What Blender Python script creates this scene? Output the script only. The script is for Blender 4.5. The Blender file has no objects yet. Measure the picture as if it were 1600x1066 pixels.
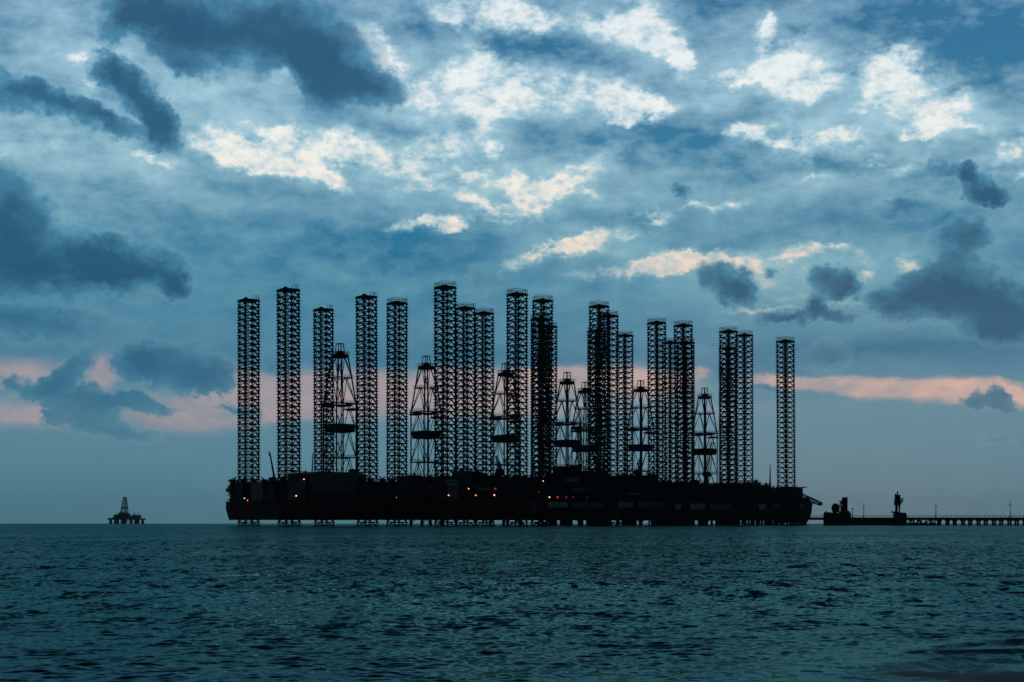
import bpy, math, random
import numpy as np
from mathutils import Matrix
random.seed(7)
R = math.radians
scene = bpy.context.scene
col = scene.collection
F = 2400.0            # focal length in photo pixels
HZ = 818.0            # horizon row of the photo
CAMH = 1.2

# ------------------------------------------------------------------ camera
cam_d = bpy.data.cameras.new('camera')
cam = bpy.data.objects.new('camera', cam_d); col.objects.link(cam)
cam.location = (0, 0, CAMH); cam.rotation_euler = (R(90), 0, 0)
cam_d.sensor_width = 36.0; cam_d.lens = 36.0 * F / 1600.0
cam_d.shift_y = (HZ - 533.0) / 1600.0
cam_d.clip_start = 0.1; cam_d.clip_end = 60000
scene.camera = cam
scene.view_settings.view_transform = 'Standard'
scene.view_settings.look = 'None'
scene.view_settings.exposure = 0.0
scene.view_settings.gamma = 1.0
scene.view_settings.use_curve_mapping = False
scene.render.resolution_x = 1024; scene.render.resolution_y = 682

def lin(r, g, b):
    f = lambda c: (c/255/12.92) if c/255 <= .04045 else ((c/255+.055)/1.055)**2.4
    return (f(r), f(g), f(b), 1.0)

# ------------------------------------------------------------------ sky
world = bpy.data.worlds.new('World'); scene.world = world
world.use_nodes = True
nt = world.node_tree; nt.nodes.clear()
N = nt.nodes.new; L = nt.links.new
def setin(sock, v):
    if hasattr(v, 'is_linked') or hasattr(v, 'links'): L(v, sock)
    else: sock.default_value = v
def mth(op, a, b=None, c=None, clamp=False):
    n = N('ShaderNodeMath'); n.operation = op; n.use_clamp = clamp
    setin(n.inputs[0], a)
    if b is not None: setin(n.inputs[1], b)
    if c is not None: setin(n.inputs[2], c)
    return n.outputs[0]
def smooth(v, lo, hi, tlo=0.0, thi=1.0):
    n = N('ShaderNodeMapRange'); n.interpolation_type = 'SMOOTHSTEP'
    setin(n.inputs[0], v)
    for k, x in zip((1, 2, 3, 4), (lo, hi, tlo, thi)): n.inputs[k].default_value = x
    return n.outputs[0]
def mixc(f, a, b):
    n = N('ShaderNodeMix'); n.data_type = 'RGBA'; n.blend_type = 'MIX'; n.clamp_factor = True
    setin(n.inputs[0], f); setin(n.inputs[6], a); setin(n.inputs[7], b)
    return n.outputs[2]
def noise(vec, scale, detail=5, rough=.55, lac=2.0, color=False):
    n = N('ShaderNodeTexNoise'); L(vec, n.inputs['Vector'])
    n.inputs['Scale'].default_value = scale; n.inputs['Detail'].default_value = detail
    n.inputs['Roughness'].default_value = rough; n.inputs['Lacunarity'].default_value = lac
    return n.outputs['Color' if color else 'Fac']
def comb(x, y, z=0.0):
    n = N('ShaderNodeCombineXYZ'); setin(n.inputs[0], x); setin(n.inputs[1], y); setin(n.inputs[2], z)
    return n.outputs[0]
def vmath(op, a, b):
    n = N('ShaderNodeVectorMath'); n.operation = op; setin(n.inputs[0], a); setin(n.inputs[1], b)
    return n.outputs[0]
def ramp(f, stops):
    n = N('ShaderNodeValToRGB'); e = n.color_ramp.elements
    while len(e) > 1: e.remove(e[-1])
    e[0].position = stops[0][0]; e[0].color = stops[0][1]
    for p, c in stops[1:]:
        q = e.new(p); q.color = c
    setin(n.inputs[0], f); return n.outputs[0]

tc = N('ShaderNodeTexCoord')
sep = N('ShaderNodeSeparateXYZ'); L(tc.outputs['Generated'], sep.inputs[0])
dx, dy, dz = sep.outputs
AZ = mth('MULTIPLY', mth('ARCTAN2', dx, dy), 180/math.pi)
EL = mth('MULTIPLY', mth('ARCSINE', dz), 180/math.pi)
P = comb(AZ, EL, 0.0)
def warp(amp, scale, off, detail=6, rough=.6, squash=1.0):
    q = N('ShaderNodeMapping'); q.inputs['Location'].default_value = off
    q.inputs['Scale'].default_value = (1, squash, 1); L(P, q.inputs[0])
    c = noise(q.outputs[0], scale, detail, rough, color=True)
    d = vmath('SUBTRACT', c, (.5, .5, .5))
    return vmath('MULTIPLY', d, (amp, amp/squash**.5, 0))
def addv(a, b): return vmath('ADD', a, b)
def px2dir(x, y):
    u, v = x-800.0, HZ-y
    return math.degrees(math.atan2(u, F)), math.degrees(math.atan2(v, math.hypot(u, F)))
DPP = 180/math.pi/F
def field(vec, blobs, grow=1.35):
    acc = None
    for bl in blobs:
        x, y, rx, ry = bl[:4]; rot = bl[4] if len(bl) > 4 else 0; w = bl[5] if len(bl) > 5 else 1.0
        az, el = px2dir(x, y); sx, sy = rx*DPP*grow, ry*DPP*grow
        if rot == 0:
            m = N('ShaderNodeVectorMath'); m.operation = 'MULTIPLY_ADD'; L(vec, m.inputs[0])
            m.inputs[1].default_value = (1/sx, 1/sy, 0); m.inputs[2].default_value = (-az/sx, -el/sy, 0)
        else:
            m = N('ShaderNodeMapping'); m.vector_type = 'TEXTURE'; L(vec, m.inputs[0])
            m.inputs['Location'].default_value = (az, el, 0); m.inputs['Rotation'].default_value = (0, 0, R(-rot)); m.inputs['Scale'].default_value = (sx, sy, 1)
        gr = N('ShaderNodeTexGradient'); gr.gradient_type = 'SPHERICAL'; L(m.outputs[0], gr.inputs[0])
        acc = mth('MULTIPLY', gr.outputs['Fac'], w) if acc is None else mth('MULTIPLY_ADD', gr.outputs['Fac'], w, acc)
    return acc

W_soft = addv(P, warp(3.4, .22, (3, 7, 1), 6, .55, 1.8))
W_gap = addv(P, addv(warp(1.5, .7, (13, 2, 5), 8, .65, 1.5), warp(.7, 2.0, (1, 9, 3), 4, .6, 1.3)))
W_dark = addv(P, addv(warp(1.2, .8, (31, 5, 2), 7, .62, 1.1), warp(.75, 2.2, (4, 1, 8), 5, .62, 1.0)))
W_pink = addv(P, warp(1.1, .6, (2, 20, 2), 6, .6, 2.2))

SOFT = [ # soft light (+) and shade (-) in the high cloud sheet
 (60,90,200,70,-25,.22),(350,175,130,60,0,.45),(700,160,240,70,0,.42),(1300,130,230,70,0,.45),(1500,200,140,55,0,.3),
 (850,300,210,45,0,.35),(1250,435,230,50,0,.62),(1180,410,140,20,0,.3),(1010,400,190,36,0,.3),(1400,505,220,22,0,.25),(130,240,210,36,0,.3),(1300,300,260,30,0,.15),
 (1000,70,130,70,0,.3),(150,80,110,50,-40,.3),(330,300,260,30,5,.22),(1180,330,120,30,0,.15),
 (850,78,130,36,8,-.85),(640,45,100,30,5,-.6),(640,195,105,25,3,-.6),(990,215,210,36,4,-.5),(1480,45,190,75,5,-.9),
 (1560,110,110,70,0,-.7),(1200,178,80,20,0,-.5),(1150,225,100,28,0,-.3),(1290,262,210,22,3,-.35),(1170,10,130,26,0,-.35),
 (30,70,65,30,0,-.35),(90,15,90,20,0,-.15),(450,350,280,45,0,-.35),(640,400,230,40,0,-.35),(1180,355,200,36,0,-.28),(920,350,150,18,0,-.2),
 (1010,130,40,20,0,-.3),(1100,60,60,50,0,-.25),(1480,330,200,60,0,-.25),(500,500,300,50,0,-.1),(1400,545,260,30,0,-.35),(700,560,400,20,0,-.15)]
GAP = [ # bright breaks in the cloud sheet
 (345,235,45,15,20),(400,248,45,12,15),(430,238,32,17),(500,232,48,18),(480,266,30,9,15),(520,280,22,7,20),(260,255,24,6,15,.8),(200,240,22,8,0,.55),
 (85,230,28,6,-5,.6),(355,165,14,8,0,.7),(370,197,28,9,0,.7),(435,200,18,8,0,.7),(310,130,14,10,0,.6),(140,58,45,12,-48,.5),(115,88,22,6,0,.6),
 (205,85,28,9,20,.5),(140,140,14,12,0,.7),(195,178,18,12,0,.5),(530,50,14,10,40,.8),(585,245,40,17,20),(685,238,40,17,-20),(540,236,18,8),(780,236,12,7),
 (690,157,62,19),(745,125,42,24,25),(860,142,85,22,10,.95),(767,195,11,24,0,.9),(615,102,42,17,38,.9),(570,55,20,14,30,.6),(765,20,52,18,10),(825,26,26,10,20),
 (700,25,30,8,20,.6),(945,45,46,13,15),(1002,25,27,28,-40),(1035,65,32,14,20),(1055,92,20,14,30),(955,142,32,13,10),(1020,165,30,9,5),(980,183,12,6),
 (790,283,48,14,5),(890,280,42,14,-25),(840,300,22,12),(665,288,28,6,0,.7),(735,270,14,6,0,.7),(920,305,14,5,0,.8),
 (1195,42,7,20,12),(1150,121,42,8,-10),(1228,95,34,28,25),(1222,118,48,13),(1288,143,42,10,-5),(1388,103,36,18),(1392,130,22,22,-30),(1358,158,32,7,-20),
 (1450,160,40,20,-15),(1453,196,13,22),(1520,198,24,6),(1582,232,26,13,-30),(1185,208,20,8),(1235,232,26,7,25),(1282,213,30,8,-10),(1320,222,26,11),(1498,170,18,14,0,.7),
 (1425,210,10,5),(1365,250,14,5,0,.8),(1417,267,16,5,0,.8),(1158,203,14,8,0,.7),(1062,97,9,14,0,.8),(1275,280,30,4,0,.6),(1595,275,20,5,0,.7),
 (738,310,27,6,15),(775,337,36,9,5),(835,324,24,8,15),(650,352,40,5,-10,.8),(687,350,26,6,10,.85),(706,357,12,6),(1024,337,17,5,0,.9),
 (860,395,42,6,-20),(895,380,25,10,-12),(920,387,30,8,12),(942,370,52,6,-8,.9),(1000,421,60,6,-3,.9),(1045,412,32,8,-3,.9),
 (1085,322,17,4,0,.8),(1135,322,16,4,0,.7),(1158,315,12,5,0,.7),(1075,405,28,8,5),(1115,408,32,5,5),(1168,400,20,6,0,.9),(1235,400,30,8,-8),(1170,420,14,8,0,.8),
 (1197,435,14,8,0,.8),(1250,425,20,6,0,.7),(1310,390,20,4,0,.7),(1340,405,20,6,20,.8),(1355,435,12,5,0,.9),(1412,415,9,14,0,.7),(1425,427,8,8,0,.8),(1190,483,34,3,0,.7),(1245,455,34,8,0,.6),(1320,480,24,4,0,.6)]
DARK = [ # low dark clouds with defined edges
 (260,35,95,48,15),(370,48,155,58,8),(490,70,100,62,25),(515,135,58,50,0),(592,140,46,28,0),(165,55,28,16,0,.7),(290,102,50,18,20,.6),(200,20,45,25,0,.7),
 (446,128,20,26,0,-.9),(175,115,36,28,30),(215,152,62,30,42),(250,192,48,24,55),(238,215,24,22,0,.8),
 (20,142,72,30,10),(112,167,82,22,20),(172,187,44,11,25,.8),
 (12,318,62,52,25),(0,390,75,60),(130,402,95,42,10),(60,432,110,34,0,.9),(185,420,65,34,20),(258,420,44,30,20),(278,446,24,18,40,.8),
 (95,508,110,26,5,.62),(10,500,60,26,0,.5),
 (275,575,85,34,6,1.15),(215,570,36,26),(325,600,36,20,15,1.1),(112,578,50,15,-35,.95),(70,605,34,15,-25),(120,618,70,20,0,1.1),(205,630,72,13,6,1.1),(140,655,60,22,10,1.1),(190,676,50,9,8,.9),(80,652,18,8,20,.7),
 (18,603,20,18,0,.8),(375,642,42,8,10,.9),(430,575,40,24,0,.5),
 (1500,395,42,52,0,.8),(1440,463,78,32,5),(1525,462,95,44,15),(1575,492,60,38,20),(1400,482,40,24,0,.8),(1545,515,55,20,0,.8),(1515,365,30,24,0,.5),
 (1128,438,44,25,18),(1152,460,28,22,35),(1297,440,42,25,8),(1325,456,22,14),(1215,493,38,11,-5),(1275,480,20,20),(1306,490,38,12,12),(1240,497,24,9),
 (1535,295,34,18,25),(1548,310,30,13,10),(1480,265,42,13,10,.8),(1512,276,16,18),(1420,325,46,14,0,.8),(1065,299,17,16),(1300,555,30,26,0,.6),(1260,560,50,12,0,.4),(745,442,22,26,0,.42),
 (1170,425,16,9,0,.5),(1205,430,14,9,0,.5),(1530,623,34,12,-5),(1568,628,22,12,20),(1562,612,10,14,0,.8),(1555,690,30,8,0,.55),(1195,606,36,10,10,.6),(1120,575,45,35,0,.45),(785,590,0.1,0.1)]
PINK = [
 (30,585,75,26,-5,1.05),(165,582,26,24,0,1.3),(40,645,100,24,0,.95),(110,632,60,22,-20,.9),(310,645,120,30,0,1.1),(365,605,50,34),(420,620,90,34,0,.9),(520,615,160,38),(640,612,160,36,0,.8),(780,590,150,18),(780,625,170,26,0,.7),
 (930,588,130,22),(1000,600,100,22),(1098,585,20,9,0,1.),(1230,596,70,10,3,.9),(1330,602,130,13,3,1.1),(1450,608,150,19,3,1.2),(1570,615,80,20,3,.9),(1000,640,250,20,0,.3),(600,650,260,16,0,.3)]

# shared noises
mp = N('ShaderNodeMapping'); mp.inputs['Scale'].default_value = (.34, .95, 1); mp.inputs['Rotation'].default_value = (0, 0, R(-5)); L(P, mp.inputs[0])
streak = noise(addv(mp.outputs[0], warp(.9, .35, (8, 8, 8), 3)), .55, 9, .62)
mp2 = N('ShaderNodeMapping'); mp2.inputs['Scale'].default_value = (.6, 1.1, 1); mp2.inputs['Location'].default_value = (40, 3, 0); L(P, mp2.inputs[0])
fine = noise(mp2.outputs[0], 1.25, 8, .6)
mp3 = N('ShaderNodeMapping'); mp3.inputs['Scale'].default_value = (.7, 1.25, 1); mp3.inputs['Location'].default_value = (4, 30, 0); L(addv(P, warp(.5, .8, (5, 5, 5), 2)), mp3.inputs[0])
puff = noise(mp3.outputs[0], .85, 7, .6)
fine0, puff0, streak0 = (mth('SUBTRACT', q, .5) for q in (fine, puff, streak))
def g(v): return (v, v, v, 1)
el01 = mth('DIVIDE', EL, 40.0, clamp=True)
def ey(y): return math.degrees(math.atan((HZ-y)/F))/40
baseB = ramp(el01, [(ey(818), g(.34)), (ey(720), g(.48)), (ey(640), g(.56)), (ey(570), g(.34)), (ey(500), g(.36)), (ey(440), g(.32)), (ey(370), g(.40)), (ey(300), g(.46)), (ey(200), g(.50)), (ey(90), g(.50)), (ey(0), g(.46)), (.75, g(.3)), (1, g(.25))])
amp = ramp(el01, [(ey(800), g(.06)), (ey(640), g(.14)), (ey(500), g(.32)), (ey(380), g(.6)), (ey(250), g(.95)), (1, g(1.0))])
var = mth('MULTIPLY_ADD', fine0, 1.1, mth('MULTIPLY_ADD', streak0, 1.2, mth('MULTIPLY', puff0, 1.15)))
B0 = mth('MULTIPLY_ADD', var, amp, baseB)
darkc = ramp(el01, [(ey(818), lin(64,114,130)), (ey(640), lin(64,118,144)), (ey(560), lin(38,106,140)), (ey(440), lin(32,112,148)), (ey(250), lin(50,122,158)), (ey(0), lin(52,112,152)), (1, lin(30,70,110))])
lightc = ramp(el01, [(ey(818), lin(97,144,158)), (ey(640), lin(106,150,166)), (ey(560), lin(112,162,180)), (ey(440), lin(132,184,198)), (ey(250), lin(166,204,218)), (ey(0), lin(162,202,224)), (1, lin(90,120,150))])
pinkc = ramp(mth('DIVIDE', mth('ADD', AZ, 20.0), 40.0, clamp=True), [(.0, lin(180,160,164)), (.35, lin(170,154,158)), (.6, lin(196,170,162)), (1, lin(222,180,166))])
pinkmod = smooth(mth('ADD', mth('MULTIPLY', streak, .6), mth('MULTIPLY', fine, .4)), .36, .6, .42, .9)
mp4 = N('ShaderNodeMapping'); mp4.inputs['Scale'].default_value = (.8, 1.3, 1); mp4.inputs['Location'].default_value = (14, 3, 9); L(P, mp4.inputs[0])
wisp0 = mth('SUBTRACT', noise(mp4.outputs[0], 2.6, 6, .6), .5)
tex = mth('MULTIPLY_ADD', wisp0, 1.5, mth('MULTIPLY_ADD', puff0, 2.0, mth('MULTIPLY', fine0, 1.2)))
pale_c = ramp(el01, [(ey(480), lin(184,190,188)), (ey(350), lin(186,208,212)), (ey(200), lin(192,216,226)), (1, lin(150,180,205))])
halo_c = ramp(el01, [(ey(480), lin(146,176,182)), (ey(350), lin(142,188,202)), (ey(200), lin(152,196,214)), (1, lin(120,150,175))])
core_c = ramp(el01, [(ey(480), lin(214,200,190)), (ey(400), lin(240,220,204)), (ey(330), lin(246,234,220)), (ey(240), lin(242,242,234)), (ey(100), lin(234,241,243)), (1, lin(200,215,230))])
edge = mth('MULTIPLY', mth('MULTIPLY_ADD', puff0, .75, mth('MULTIPLY_ADD', wisp0, .35, mth('MULTIPLY', fine0, .6))), smooth(EL, 3.5, 8.0, .35, 1.0))
inner = mth('MULTIPLY_ADD', puff0, 1.9, mth('MULTIPLY_ADD', fine0, 1.2, mth('MULTIPLY', wisp0, .5)))
dc1 = ramp(el01, [(ey(700), lin(84,132,150)), (ey(640), lin(70,126,150)), (ey(560), lin(66,122,150)), (ey(450), lin(66,130,158)), (ey(200), lin(80,142,174)), (1, lin(50,100,140))])
dc2 = ramp(el01, [(ey(700), lin(72,124,146)), (ey(620), lin(46,108,138)), (ey(540), lin(34,92,124)), (ey(450), lin(28,84,114)), (ey(200), lin(32,88,122)), (ey(0), lin(32,80,114)), (1, lin(30,70,100))])
# away from the afterglow the dusk sky is much darker (east, behind the viewer)
front = smooth(dy, -.15, .9, .09, 1.0)
below = smooth(EL, -3.0, -.2, .12, 1.0)
topf = smooth(EL, 22.0, 60.0, 1.0, .3)
gain = mth('MULTIPLY', mth('MULTIPLY', front, below), topf)
# The cloud features are placed in patches of sky, so that each viewing direction only works through its own few.
def local(blobs, grow, rect, extra=46):
    x0, y0, x1, y1 = rect; out = []
    for bl in blobs:
        r = max(bl[2], bl[3])*grow+extra
        if abs((bl[4] if len(bl) > 4 else 0)) < 12: rx, ry = bl[2]*grow+extra, max(bl[3], bl[2]*.22)*grow+extra
        else: rx = ry = r
        if bl[0]+rx > x0 and bl[0]-rx < x1 and bl[1]+ry > y0 and bl[1]-ry < y1: out.append(bl)
    return out
SHARED = dict(B0=B0, darkc=darkc, lightc=lightc, pinkc=pinkc, pinkmod=pinkmod, tex=tex, pale=pale_c, halo=halo_c, core=core_c, edge=edge,
              inner=inner, dc1=dc1, dc2=dc2, gain=gain, w_soft=W_soft, w_gap=W_gap, w_dark=W_dark, w_pink=W_pink)
def patch(rect):
    """One patch of sky as a node group fed with the shared noises and colours."""
    global N, L
    keep = (N, L); gt = bpy.data.node_groups.new('sky_patch', 'ShaderNodeTree'); N, L = gt.nodes.new, gt.links.new
    for k, v in SHARED.items():
        gt.interface.new_socket(k, in_out='INPUT', socket_type={'VALUE': 'NodeSocketFloat', 'RGBA': 'NodeSocketColor', 'VECTOR': 'NodeSocketVector'}[v.type])
    gt.interface.new_socket('Shader', in_out='OUTPUT', socket_type='NodeSocketShader')
    gi = N('NodeGroupInput'); go = N('NodeGroupOutput'); I = {k: gi.outputs[k] for k in SHARED}
    B = I['B0']
    so = local(SOFT, 1.35, rect, 70) if rect else []
    if so: B = mth('MULTIPLY_ADD', field(I['w_soft'], so), .72, B)
    B = mth('MINIMUM', mth('MAXIMUM', B, 0.0), 1.0)
    C = mixc(B, I['darkc'], I['lightc'])
    pk = local(PINK, 1.35, rect) if rect else []
    if pk: C = mixc(mth('MULTIPLY', smooth(field(I['w_pink'], pk), .0, .95), I['pinkmod']), C, I['pinkc'])
    gp = local(GAP, 2.5, rect) if rect else []
    if gp:
        gf = field(I['w_gap'], gp, 2.5); gv = mth('MULTIPLY_ADD', I['tex'], smooth(gf, 0.0, .7), mth('MINIMUM', gf, 1.05))
        C = mixc(smooth(gv, .0, .65, 0, .7), C, I['halo']); C = mixc(smooth(gv, .35, 1.0, 0, .85), C, I['pale']); C = mixc(smooth(gv, .66, 1.38, 0, .98), C, I['core'])
    dk = local(DARK, 1.35, rect) if rect else []
    if dk:
        df = field(I['w_dark'], dk); de = mth('MULTIPLY_ADD', I['edge'], smooth(df, .0, .12), df)
        C = mixc(smooth(de, .02, .16, 0, .10), C, I['halo'])
        C = mixc(smooth(de, .06, .56, 0, .95), C, mixc(smooth(mth('MULTIPLY_ADD', I['inner'], .62, df), .12, 1.35), I['dc1'], I['dc2']))
    bgn = N('ShaderNodeBackground'); L(C, bgn.inputs[0]); L(I['gain'], bgn.inputs[1]); L(bgn.outputs[0], go.inputs[0])
    N, L = keep
    gn = N('ShaderNodeGroup'); gn.node_tree = gt
    for k, v in SHARED.items(): L(v, gn.inputs[k])
    return gn.outputs[0]
def pick(sock, lim, low, high):
    n = N('ShaderNodeMixShader'); L(mth('GREATER_THAN', sock, lim), n.inputs[0]); L(low, n.inputs[1]); L(high, n.inputs[2]); return n.outputs[0]
XS = [-400, 330, 640, 930, 1230, 2000]; YS = [-150, 130, 250, 380, 540, 900]
colsh = []
for x0, x1 in zip(XS, XS[1:]):
    ps = [patch((x0, y0-3, x1, y1+3)) for y0, y1 in zip(YS, YS[1:])]
    sh = ps[0]
    for p_, yb in zip(ps[1:], YS[1:-1]):       # the patch above the boundary elevation is the one already built
        sh = pick(EL, math.degrees(math.atan((HZ-yb)/F)), p_, sh) if True else sh
    colsh.append(sh)
view = colsh[0]
for sh, xb in zip(colsh[1:], XS[1:-1]): view = pick(AZ, px2dir(xb, HZ)[0], view, sh)
generic = patch(None)
far_off = mth('MAXIMUM', mth('GREATER_THAN', mth('ABSOLUTE', AZ), 24.0), mth('GREATER_THAN', EL, 22.5))
fin = N('ShaderNodeMixShader'); L(far_off, fin.inputs[0]); L(view, fin.inputs[1]); L(generic, fin.inputs[2])
sky = N('ShaderNodeTexSky'); sky.sky_type = 'NISHITA'; sky.sun_disc = False
SUN_EL, SUN_AZ = R(1.5), R(12)
sky.sun_elevation = SUN_EL; sky.sun_rotation = SUN_AZ
bg2 = N('ShaderNodeBackground'); L(sky.outputs[0], bg2.inputs[0]); bg2.inputs[1].default_value = 0.002
addn = N('ShaderNodeAddShader'); L(fin.outputs[0], addn.inputs[0]); L(bg2.outputs[0], addn.inputs[1])
wo = N('ShaderNodeOutputWorld'); L(addn.outputs[0], wo.inputs[0])

sun_d = bpy.data.lights.new('sun', 'SUN'); sun_d.energy = 0.006; sun_d.angle = R(20); sun_d.color = (1, .8, .65)
sun = bpy.data.objects.new('sun', sun_d); col.objects.link(sun)
sun.rotation_euler = (R(90)-SUN_EL, 0, R(180)-SUN_AZ)
sun.location = (60, 400, 200)

# ------------------------------------------------------------------ materials
def mat(name, c1, c2=None, rough=.7, scale=.6, metallic=0.0, bump=.0, spec=.3):
    m = bpy.data.materials.new(name); m.use_nodes = True
    t = m.node_tree; b = t.nodes['Principled BSDF']
    b.inputs['Roughness'].default_value = rough; b.inputs['Metallic'].default_value = metallic
    b.inputs['Specular IOR Level'].default_value = spec
    n = t.nodes.new('ShaderNodeTexNoise'); n.inputs['Scale'].default_value = scale; n.inputs['Detail'].default_value = 8
    n.inputs['Roughness'].default_value = .65
    tcn = t.nodes.new('ShaderNodeTexCoord'); t.links.new(tcn.outputs['Object'], n.inputs['Vector'])
    r = t.nodes.new('ShaderNodeValToRGB'); c2 = c2 or tuple(x*.5 for x in c1)
    r.color_ramp.elements[0].position = .38; r.color_ramp.elements[0].color = (*c1, 1)
    r.color_ramp.elements[1].position = .66; r.color_ramp.elements[1].color = (*c2, 1)
    t.links.new(n.outputs['Fac'], r.inputs[0]); t.links.new(r.outputs[0], b.inputs['Base Color'])
    if bump:
        bp = t.nodes.new('ShaderNodeBump'); bp.inputs['Strength'].default_value = bump
        t.links.new(n.outputs['Fac'], bp.inputs['Height']); t.links.new(bp.outputs[0], b.inputs['Normal'])
    return m
STEEL = mat('dark_weathered_steel', (.03,.028,.027), (.05,.03,.022), .75, .5, 0, .1, .15)
RED = mat('dark_red_hull_paint', (.16,.03,.022), (.09,.03,.022), .7, .12, 0, .1, .15)
BLACKP = mat('black_hull_paint', (.02,.02,.021), (.035,.026,.022), .7, .15, 0, .1, .15)
GREY = mat('pale_grey_panel_paint', (.55,.50,.42), (.38,.34,.29), .6, .25, 0, 0, .2)
DKGREY = mat('dull_grey_paint', (.2,.2,.19), (.12,.115,.105), .7, .3, 0, 0, .2)
OCHRE = mat('faded_ochre_tarpaulin', (.22,.20,.15), (.13,.12,.10), .85, .3, 0, .2, .1)
CONC = mat('weathered_concrete', (.07,.07,.068), (.04,.04,.038), .85, .5, 0, .2, .15)
SAND = mat('wet_sand', (.030,.026,.024), (.008,.008,.009), .6, 2.4, 0, .3, .12)
def emit(name, c, s):
    m = bpy.data.materials.new(name); m.use_nodes = True; t = m.node_tree; b = t.nodes['Principled BSDF']
    b.inputs['Base Color'].default_value = (.1,.1,.1,1)
    tcn = t.nodes.new('ShaderNodeTexCoord'); n = t.nodes.new('ShaderNodeTexNoise'); n.inputs['Scale'].default_value = 3
    t.links.new(tcn.outputs['Object'], n.inputs['Vector'])
    b.inputs['Emission Color'].default_value = (*c, 1); b.inputs['Emission Strength'].default_value = s
    return m
L_WHITE = emit('lamp_warm_white', (1,.62,.42), 2.6); L_ORANGE = emit('lamp_orange', (1,.26,.07), 2.2)
L_RED = emit('lamp_red', (1,.09,.04), .8); L_PINK = emit('lamp_pink', (1,.34,.30), 2.4); L_DIM = emit('lamp_dim_red', (1,.16,.10), .12)

# ------------------------------------------------------------------ mesh helpers
class MB:
    def __init__(s): s.v = []; s.f = []
    def hexa(s, pts):
        k = len(s.v); s.v += [tuple(p) for p in pts]
        s.f += [(k,k+3,k+2,k+1),(k+4,k+5,k+6,k+7),(k,k+1,k+5,k+4),(k+1,k+2,k+6,k+5),(k+2,k+3,k+7,k+6),(k+3,k,k+4,k+7)]
    def box(s, x0, x1, y0, y1, z0, z1, dx=0, dy=0):   # dx, dy: inset of the top
        s.hexa([(x0,y0,z0),(x1,y0,z0),(x1,y1,z0),(x0,y1,z0),(x0+dx,y0+dy,z1),(x1-dx,y0+dy,z1),(x1-dx,y1-dy,z1),(x0+dx,y1-dy,z1)])
    def beam(s, a, b, w, h=None):
        a = np.array(a, float); b = np.array(b, float); h = h or w
        d = b-a; n = np.linalg.norm(d)
        if n < 1e-6: return
        d /= n; up = np.array([0,0,1.]) if abs(d[2]) < .95 else np.array([0,1.,0])
        u = np.cross(d, up); u /= np.linalg.norm(u); v = np.cross(u, d)
        u *= w/2; v *= h/2
        s.hexa([a-u-v, a+u-v, a+u+v, a-u+v, b-u-v, b+u-v, b+u+v, b-u+v])
    def tube(s, a, b, r0, r1=None, n=10):
        a = np.array(a, float); b = np.array(b, float); r1 = r0 if r1 is None else r1
        d = b-a; d /= np.linalg.norm(d); up = np.array([0,0,1.]) if abs(d[2]) < .95 else np.array([0,1.,0])
        u = np.cross(d, up); u /= np.linalg.norm(u); v = np.cross(u, d); k = len(s.v)
        for p, r in ((a, r0), (b, r1)):
            for i in range(n):
                t = 2*math.pi*i/n; s.v.append(tuple(p+u*r*math.cos(t)+v*r*math.sin(t)))
        for i in range(n): j = (i+1) % n; s.f.append((k+i, k+j, k+n+j, k+n+i))
        s.f.append(tuple(k+i for i in reversed(range(n)))); s.f.append(tuple(k+n+i for i in range(n)))
    def prism(s, poly, z0, z1, inset_bottom=0, cx=0, cy=0):
        k = len(s.v); n = len(poly)
        for x, y in poly:
            r = math.hypot(x-cx, y-cy); q = 1-inset_bottom/r; s.v.append((cx+(x-cx)*q, cy+(y-cy)*q, z0))
        for x, y in poly: s.v.append((x, y, z1))
        for i in range(n): j = (i+1) % n; s.f.append((k+i, k+j, k+n+j, k+n+i))
        s.f.append(tuple(k+i for i in reversed(range(n)))); s.f.append(tuple(k+n+i for i in range(n)))
    def sphere(s, c, r, n=8, m=6):
        k = len(s.v)
        for i in range(1, m):
            t = math.pi*i/m
            for j in range(n): p = 2*math.pi*j/n; s.v.append((c[0]+r*math.sin(t)*math.cos(p), c[1]+r*math.sin(t)*math.sin(p), c[2]+r*math.cos(t)))
        s.v.append((c[0],c[1],c[2]+r)); s.v.append((c[0],c[1],c[2]-r)); T = len(s.v)-2
        for i in range(m-2):
            for j in range(n): a = k+i*n+j; b = k+i*n+(j+1)%n; s.f.append((a, a+n, b+n, b))
        for j in range(n):
            s.f.append((T, k+j, k+(j+1)%n)); q = k+(m-2)*n; s.f.append((T+1, q+(j+1)%n, q+j))
    def rail(s, pts, h=1.1, w=.09, post=2.0, closed=False):
        pts = [np.array(p, float) for p in pts]
        segs = list(zip(pts, pts[1:])) + ([(pts[-1], pts[0])] if closed else [])
        for a, b in segs:
            for q in (.55, 1.0): s.beam(a+[0,0,h*q], b+[0,0,h*q], w)
            n = max(1, int(np.linalg.norm(b-a)/post))
            for i in range(n+1): p = a+(b-a)*i/n; s.beam(p, p+[0,0,h], w)
    def mesh(s, name):
        me = bpy.data.meshes.new(name); me.from_pydata(s.v, [], s.f); me.update(); return me
    def build(s, name, m, parent=None, loc=(0,0,0), rz=0):
        me = s.mesh(name); me.materials.append(m); return put(name, me, parent, loc, rz)
def put(name, me, parent=None, loc=(0,0,0), rz=0):
    o = bpy.data.objects.new(name, me); col.objects.link(o); o.parent = parent
    o.location = loc; o.rotation_euler = (0, 0, rz); return o
def empty(name, loc, rz, label, cat, group=None):
    o = bpy.data.objects.new(name, None); col.objects.link(o); o.location = loc; o.rotation_euler = (0,0,rz)
    o['label'] = label; o['category'] = cat
    if group: o['group'] = group
    return o
def tag(o, label=None, cat=None, group=None, kind=None):
    for k, v in (('label', label), ('category', cat), ('group', group), ('kind', kind)):
        if v: o[k] = v
    return o
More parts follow.
